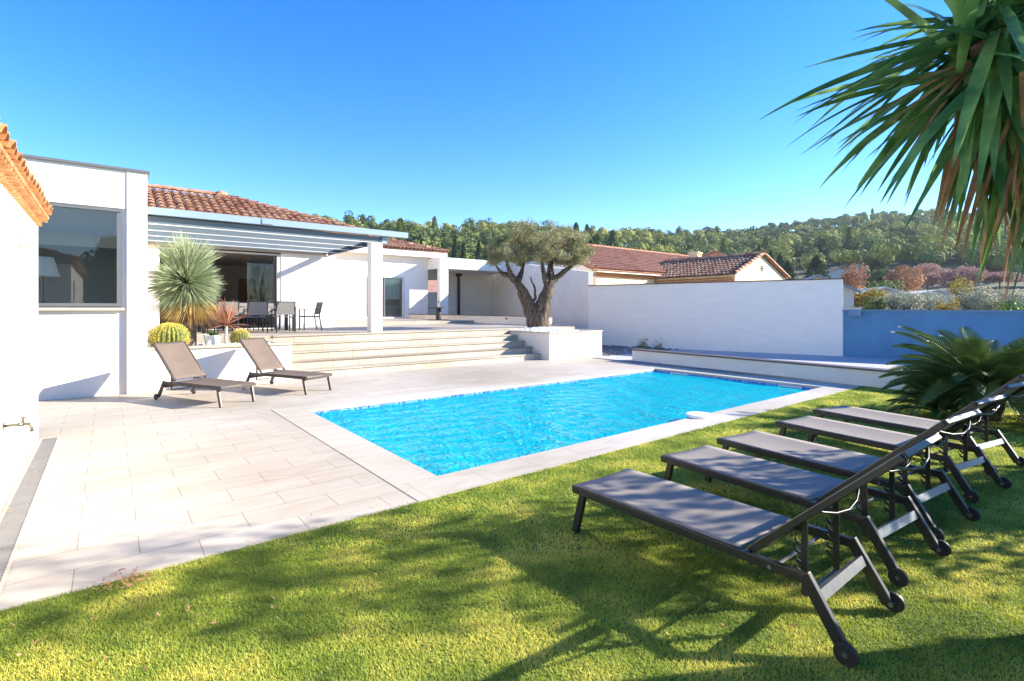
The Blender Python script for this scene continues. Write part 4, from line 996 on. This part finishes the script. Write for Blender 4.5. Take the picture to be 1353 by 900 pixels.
def small_house(label,x,y,wx,wy,h,rh,wm,rm,rz,group=None,win=True,z=0,chim=False):
    t = thing('distant_house',label,'house',(0,0,0)); 
    MB().add([(-wx,-wy,-1),(wx,-wy,-1),(wx,-wy,h),(0,-wy,h+rh),(-wx,-wy,h),(-wx,wy,-1),(wx,wy,-1),(wx,wy,h),(0,wy,h+rh),(-wx,wy,h)],[(0,1,2,3,4),(9,8,7,6,5),(0,4,9,5),(1,6,7,2)]).build('wall',wm,t)
    k=.4; s_=rh/wx
    MB().add([(-wx-k,-wy-k,h-k*s_+.05),(0,-wy-k,h+rh+.05),(0,wy+k,h+rh+.05),(-wx-k,wy+k,h-k*s_+.05),(wx+k,-wy-k,h-k*s_+.05),(wx+k,wy+k,h-k*s_+.05)],[(0,1,2,3),(1,4,5,2)]).build('roof',rm,t,solid=.15)
    if win:
        for xx in (-wx*.45,wx*.45): 
            o=MB().box(xx-.45,xx+.45,-wy-.03,-wy+.02,h-1.9,h-.7).build('window','grey_frame',t)
    if chim: MB().box(-wx*.4,-wx*.4+.6,-.3,.3,h+rh*.4,h+rh+.7).box(-wx*.4-.08,-wx*.4+.68,-.38,.38,h+rh+.7,h+rh+.78).build('chimney','cream_render',t)
    t.location=(x,y,z); t.rotation_euler=(0,0,rz); return t
def at(x,D,z=0): 
    X=(x-676)/676*D; return (.785*X+.619*D,-.619*X+.785*D)
def zh(y,D): return 1.6+(408-y)/676*D
# chimney and pink house beyond
p=at(918,40); t=thing('chimney_block','small cream chimney with openings above the neighbour roof','chimney',(p[0],p[1],3.5)); t.rotation_euler=(0,0,.2)
LOC[t.name]=(0,0,0)
MB().box(-.42,.42,-.35,.35,0,2.1).build('stack','cream_render',t); MB().box(-.5,.5,-.42,.42,2.1,2.2).box(-.42,-.3,-.35,.35,2.2,2.4).box(.3,.42,-.35,.35,2.2,2.4).box(-.06,.06,-.35,.35,2.2,2.4).box(-.5,.5,-.42,.42,2.4,2.5).build('cap','cream_render',t)
p=at(962,52); small_house('pink rendered house with low tile roof behind the chimney',p[0],p[1],3.6,5,5.7,1.3,'pink_render','tile_far',R(-75),win=False)
p=at(1070,46); t=small_house('low house with pale blue solar roof right of the cream gable',p[0],p[1],2.6,3.5,3.2,1.2,'stucco_far','solar',R(-60),win=False)
p=at(1100,95); small_house('small distant house with pale roof at the foot of the wooded hill',p[0],p[1],3.4,4.5,7.6,1.4,'stucco_far','tile_far',R(-58))
p=at(1136,120); small_house('distant white gabled house at the foot of the hill',p[0],p[1],5.6,5,9.6,2.4,'stucco_far','stucco_far',R(-66))
p=at(1148,60); small_house('low pale roof between the autumn trees',p[0],p[1],2.6,3.5,3.1,.9,'stucco_far','stucco_far',R(-50),win=False)
p=at(1215,70); small_house('low pale roof half hidden by silver shrubs',p[0],p[1],4,3.5,3.1,.9,'stucco_far','stucco_far',R(-50),win=False)
p=at(577,60); small_house('tile roofed house glimpsed through the gallery opening',p[0],p[1],8,5,3.2,1.7,'stucco_far','tile_far',R(52),win=False)

# ------------------------------------------------------------------ trees beyond the wall
def tree(name,label,cat,x,y,z,h,r,mt,n,leaf,group=None,kind='round',trunk=.12,tm='trunk_brown'):
    t = thing(name,label,cat,(x,y,z),group=group)
    if kind=='round': P_=crown_points((x,y,z+h*.62),(r,r,h*.42),n,lumps=12)
    elif kind=='column':
        a=RS.uniform(0,2*PI,n); q=RS.uniform(0,1,n); top=1+.12*np.sin(a*3+1)+.1*RS.normal(size=n); rr=r*np.sqrt(RS.uniform(.05,1.15,n))*(1-.35*q**4); P_=np.stack([x+rr*np.cos(a),y+rr*np.sin(a),z+.1+q*h*top],1)
    elif kind=='cone':
        q=RS.uniform(0,1,n)**.8; a=RS.uniform(0,2*PI,n); rr=r*(1-q)**.7*RS.uniform(.6,1.1,n)*(1+.2*np.sin(a*3+q*8)); P_=np.stack([x+rr*np.cos(a),y+rr*np.sin(a),z+.1*h+q*h*.9],1)
    else: P_=crown_points((x,y,z+h*.72),(r,r,h*.26),n,lumps=14,flat=.8)
    V,F=quads(P_,leaf,leaf*.55); npmesh('crown',V,F,mt,t)
    m=MB().tube([(x,y,z-.3),(x+.1*r,y,z+h*.4),(x,y,z+h*.7)],[trunk,trunk*.8,trunk*.4],7)
    for k in range(3):
        a=k*2.1+x; m.tube([(x+.07*r,y,z+h*.35),(x+math.cos(a)*r*.5,y+math.sin(a)*r*.5,z+h*.65)],[trunk*.5,trunk*.2],5)
    m.build('trunk',tm,t); return t
def T(px,D,ytop,wpx,mt,name,label,cat,n=1400,leaf=.3,kind='round',group=None):
    x,y=at(px,D); z=terrain_z(x,y) if D>40 else 0; h=zh(ytop,D)-z; r=wpx/676*D/2
    return tree(name,label,cat,x,y,z,h,r,mt,n,leaf,group=group,kind=kind)
GA='autumn trees beyond the walls'
T(1132,52,372,62,'autumn_yellow','autumn_tree','yellow and green autumn tree just right of the white wall end','tree',2600,.28,group=GA)
T(1124,66,352,60,'autumn_orange','autumn_tree','orange autumn tree standing above the white wall end','tree',2400,.34,group=GA)
T(1188,74,350,50,'autumn_orange','autumn_tree','rust coloured autumn tree right of the white gabled house','tree',2200,.36,group=GA)
T(1170,60,366,44,'green_leaf','bushy_tree','dark olive green bush between the pale roof and the blue wall','tree',1800,.28)
T(1225,85,350,75,'autumn_pink','autumn_tree','pinkish bare branched tree left of centre under the yucca leaves','tree',2600,.36,group=GA)
T(1272,80,352,70,'autumn_pink','autumn_tree','pinkish bare branched tree below the green yucca tips','tree',2600,.36,group=GA)
T(1320,84,356,70,'autumn_pink','autumn_tree','pinkish tree behind the dry yucca skirt','tree',2400,.36,group=GA)
T(1270,56,364,36,'autumn_yellow','autumn_tree','small golden autumn tree above the silver shrubs','tree',1800,.26,group=GA)
T(1185,30,377,70,'silver_leaf','silver_shrub','silvery olive shrub above the left part of the blue wall','shrub',4200,.13)
T(1228,36,384,60,'silver_leaf','silver_shrub','pale silvery shrub in the middle above the blue wall','shrub',3600,.14)
T(1290,30,376,76,'silver_leaf','silver_shrub','large silvery shrub under the dry yucca skirt','shrub',4500,.13)
T(1345,28,380,60,'silver_leaf','silver_shrub','silvery shrub at the right picture edge above the blue wall','shrub',3600,.13)
T(1250,27,392,34,'autumn_yellow','golden_shrub','golden yellow shrub between the silver shrubs','shrub',1800,.12)
T(1152,27,394,40,'green_leaf','green_shrub','dark green shrub at the left end of the blue wall','shrub',2200,.12)
T(1336,22,399,30,'bush_leaf','green_shrub','bright green spiky shrub touching the blue wall top','shrub',900,.15)
T(1040,92,345,30,'cypress_leaf','conifer','dark conifer beside the solar roofed house','tree',1500,.4,kind='cone')
T(1078,88,338,42,'cypress_leaf','conifer','broad dark conifer left of the small distant house','tree',2000,.4,kind='cone')
T(1030,110,336,22,'cypress_leaf','conifer','slim dark conifer behind the cream gable','tree',1200,.45,kind='cone')
T(1158,100,344,34,'cypress_leaf','conifer','dark conifer right of the white gabled house','tree',1500,.4,kind='cone')
random.seed(11)
for i in range(26):
    px=1095+i*11+random.uniform(-5,5); D=random.uniform(92,140); mt=random.choice(['autumn_pink','autumn_pink','autumn_orange','green_leaf','autumn_pink','pine_needles'])
    yt=random.uniform(351,366)
    lab={'autumn_pink':'one of the small pinkish trees scattered in the band below the wooded hill','autumn_orange':'one of the small rusty trees scattered in the band below the wooded hill','green_leaf':'one of the small green trees scattered in the band below the wooded hill','pine_needles':'one of the small yellowish green pines scattered in the band below the wooded hill'}[mt]
    T(px,D,yt,random.uniform(26,44),mt,'small_tree',lab,'tree',1300,.45,group='small trees below the wooded hill')
for i,(px,yt) in enumerate([(612,322),(600,316),(632,318),(585,324),(642,326),(556,316),(716,310),(1002,326),(1018,332),(780,318)]):
    T(px,92+5*(i%3),yt,15,'cypress_leaf','cypress',['slim cypress rising behind the gallery roof','slim cypress at the foot of the wooded ridge'][i>5],'tree',900,.5,kind='cone',group='cypresses on the ridge foot' if i<=5 else 'cypresses at the hill foot')

# ------------------------------------------------------------------ wooded hills (one mass)
def forest():
    parts=[];pc=[];cnt=0; grid={}
    tries=0
    while cnt<3600 and tries<60000:
        tries+=1
        tx=RS.uniform(-.62,1.25); Rr=ridge(tx); a=math.atan(tx)
        r=math.sqrt(RS.uniform(92**2,(Rr+12)**2)); D=r*math.cos(a)
        if tx<.2 and r<112 and RS.rand()<.6: continue
        if tx>.42 and r<128: continue
        x=.785*D*tx+.619*D; y=-.619*D*tx+.785*D; sp=(4.6 if tx<.3 else 5.6) if r<200 else 6.6
        g=(int(x/sp),int(y/sp))
        if any((g[0]+i,g[1]+j) in grid and math.hypot(grid[(g[0]+i,g[1]+j)][0]-x,grid[(g[0]+i,g[1]+j)][1]-y)<sp for i in (-1,0,1) for j in (-1,0,1)): continue
        grid[g]=(x,y); cnt+=1; z=terrain_z(x,y)
        cyp=RS.rand()<(.05 if tx<.2 else .02); h=RS.uniform(5.5,9.2); rr=RS.uniform(2.8,4.6)
        n=int(min(620,max(230,380*(200/r))))
        if cyp:
            q=RS.uniform(0,1,n)**.8; an=RS.uniform(0,2*PI,n); r2=rr*.38*(1-q)**.5; P_=np.stack([x+r2*np.cos(an),y+r2*np.sin(an),z+q*(h+1.5)],1); s_=.9
        else:
            P_=crown_points((x,y,z+h*.66),(rr,rr,h*.34),n,lumps=5,shell=.88,jit=.22); s_=max(.5,.0029*r)
        parts.append(quads(P_,s_*1.25,s_*.85))
    print('forest trees',cnt)
    return merge(parts)
V,F=forest(); tag(npmesh('pine_forest',V,F,'pine_needles'),'pine woods covering the ridge and hill behind the houses','forest',kind='stuff')

# ------------------------------------------------------------------ trees along the plot edge outside the picture, on the sunny side
def screen(x,y,h,r,n=2600,kind='round',leaf=.22):
    return tree('garden_tree','leafy garden tree outside the picture on the sunny side of the lawn','tree',x,y,0,h,r,'screen_leaf',n,leaf,kind=kind,group='garden trees along the sunny side')
tree('garden_tree','dark broad tree at the far garden end mirrored in the block window','tree',-3.4,-8.2,0,4.6,2.0,'cypress_leaf',7000,.28,kind='round')
tree('garden_tree','dark tallest tree right behind the camera mirrored in the block window','tree',.4,-8.6,0,5.0,2.0,'cypress_leaf',7000,.3,kind='round')
tree('garden_tree','wide dark tree behind the loungers mirrored in the block window','tree',3.9,-9.2,0,4.8,2.0,'cypress_leaf',7000,.3,kind='round')
for (x,y,h,r,n,k) in [(8.2,-.98,4.5,.86,3600,'column'),(7.2,-2.3,3.2,.5,1500,'column'),(12.5,-3.0,4.6,.8,3000,'round')]:
    screen(x,y,h,r,n,k,leaf=.105 if k=='column' else .2)

# fallen leaves on the turf and paving
def litter():
    P_=[]
    for (cx_,cy_,r_,n) in ((.05,3.78,.14,90),(.12,3.72,.08,40),(-.35,3.3,.35,16),(.3,3.2,.5,14),(1.3,3.3,.8,16),(3.3,1.0,1.2,26),(5,3,2,24),(1.2,5,1.6,10),(-.55,7,.12,24),(-.64,5.5,.05,40),(-.64,4.6,.05,40)):
        a=RS.uniform(0,2*PI,n); q=r_*np.sqrt(RS.uniform(0,1,n)); P_.append(np.stack([cx_+q*np.cos(a),cy_+q*np.sin(a)*(1 if cx_>-.5 else 9),RS.uniform(.008,.022,n)],1))
    P_=np.concatenate(P_); n=len(P_); N_=unit(RS.normal(size=(n,3))*.4+np.array([0,0,1])); D_=unit(np.cross(N_,RS.normal(size=(n,3))))
    return quads(P_,RS.uniform(.015,.035,n),RS.uniform(.008,.016,n),D_,N_)
V,F=litter(); tag(npmesh('fallen_leaves',V,F,'dead_leaf'),'dry brown leaf litter on the lawn and paving edge','leaves',kind='stuff')

# thin air that fades the far hill
m=bpy.data.materials.new('haze_air'); m.use_nodes=True; nt=m.node_tree
for n in list(nt.nodes): nt.nodes.remove(n)
o_=nt.nodes.new('ShaderNodeOutputMaterial'); pv=nt.nodes.new('ShaderNodeVolumePrincipled'); pv.inputs['Color'].default_value=(.80,.90,1,1); pv.inputs['Density'].default_value=.00022; pv.inputs['Anisotropy'].default_value=.2
nt.links.new(pv.outputs[0],o_.inputs['Volume'])
m2_=MB().box(-1000,1000,-1000,1000,-9,120).build('haze',m); tag(m2_,'thin pale air over the whole view','haze',kind='stuff')
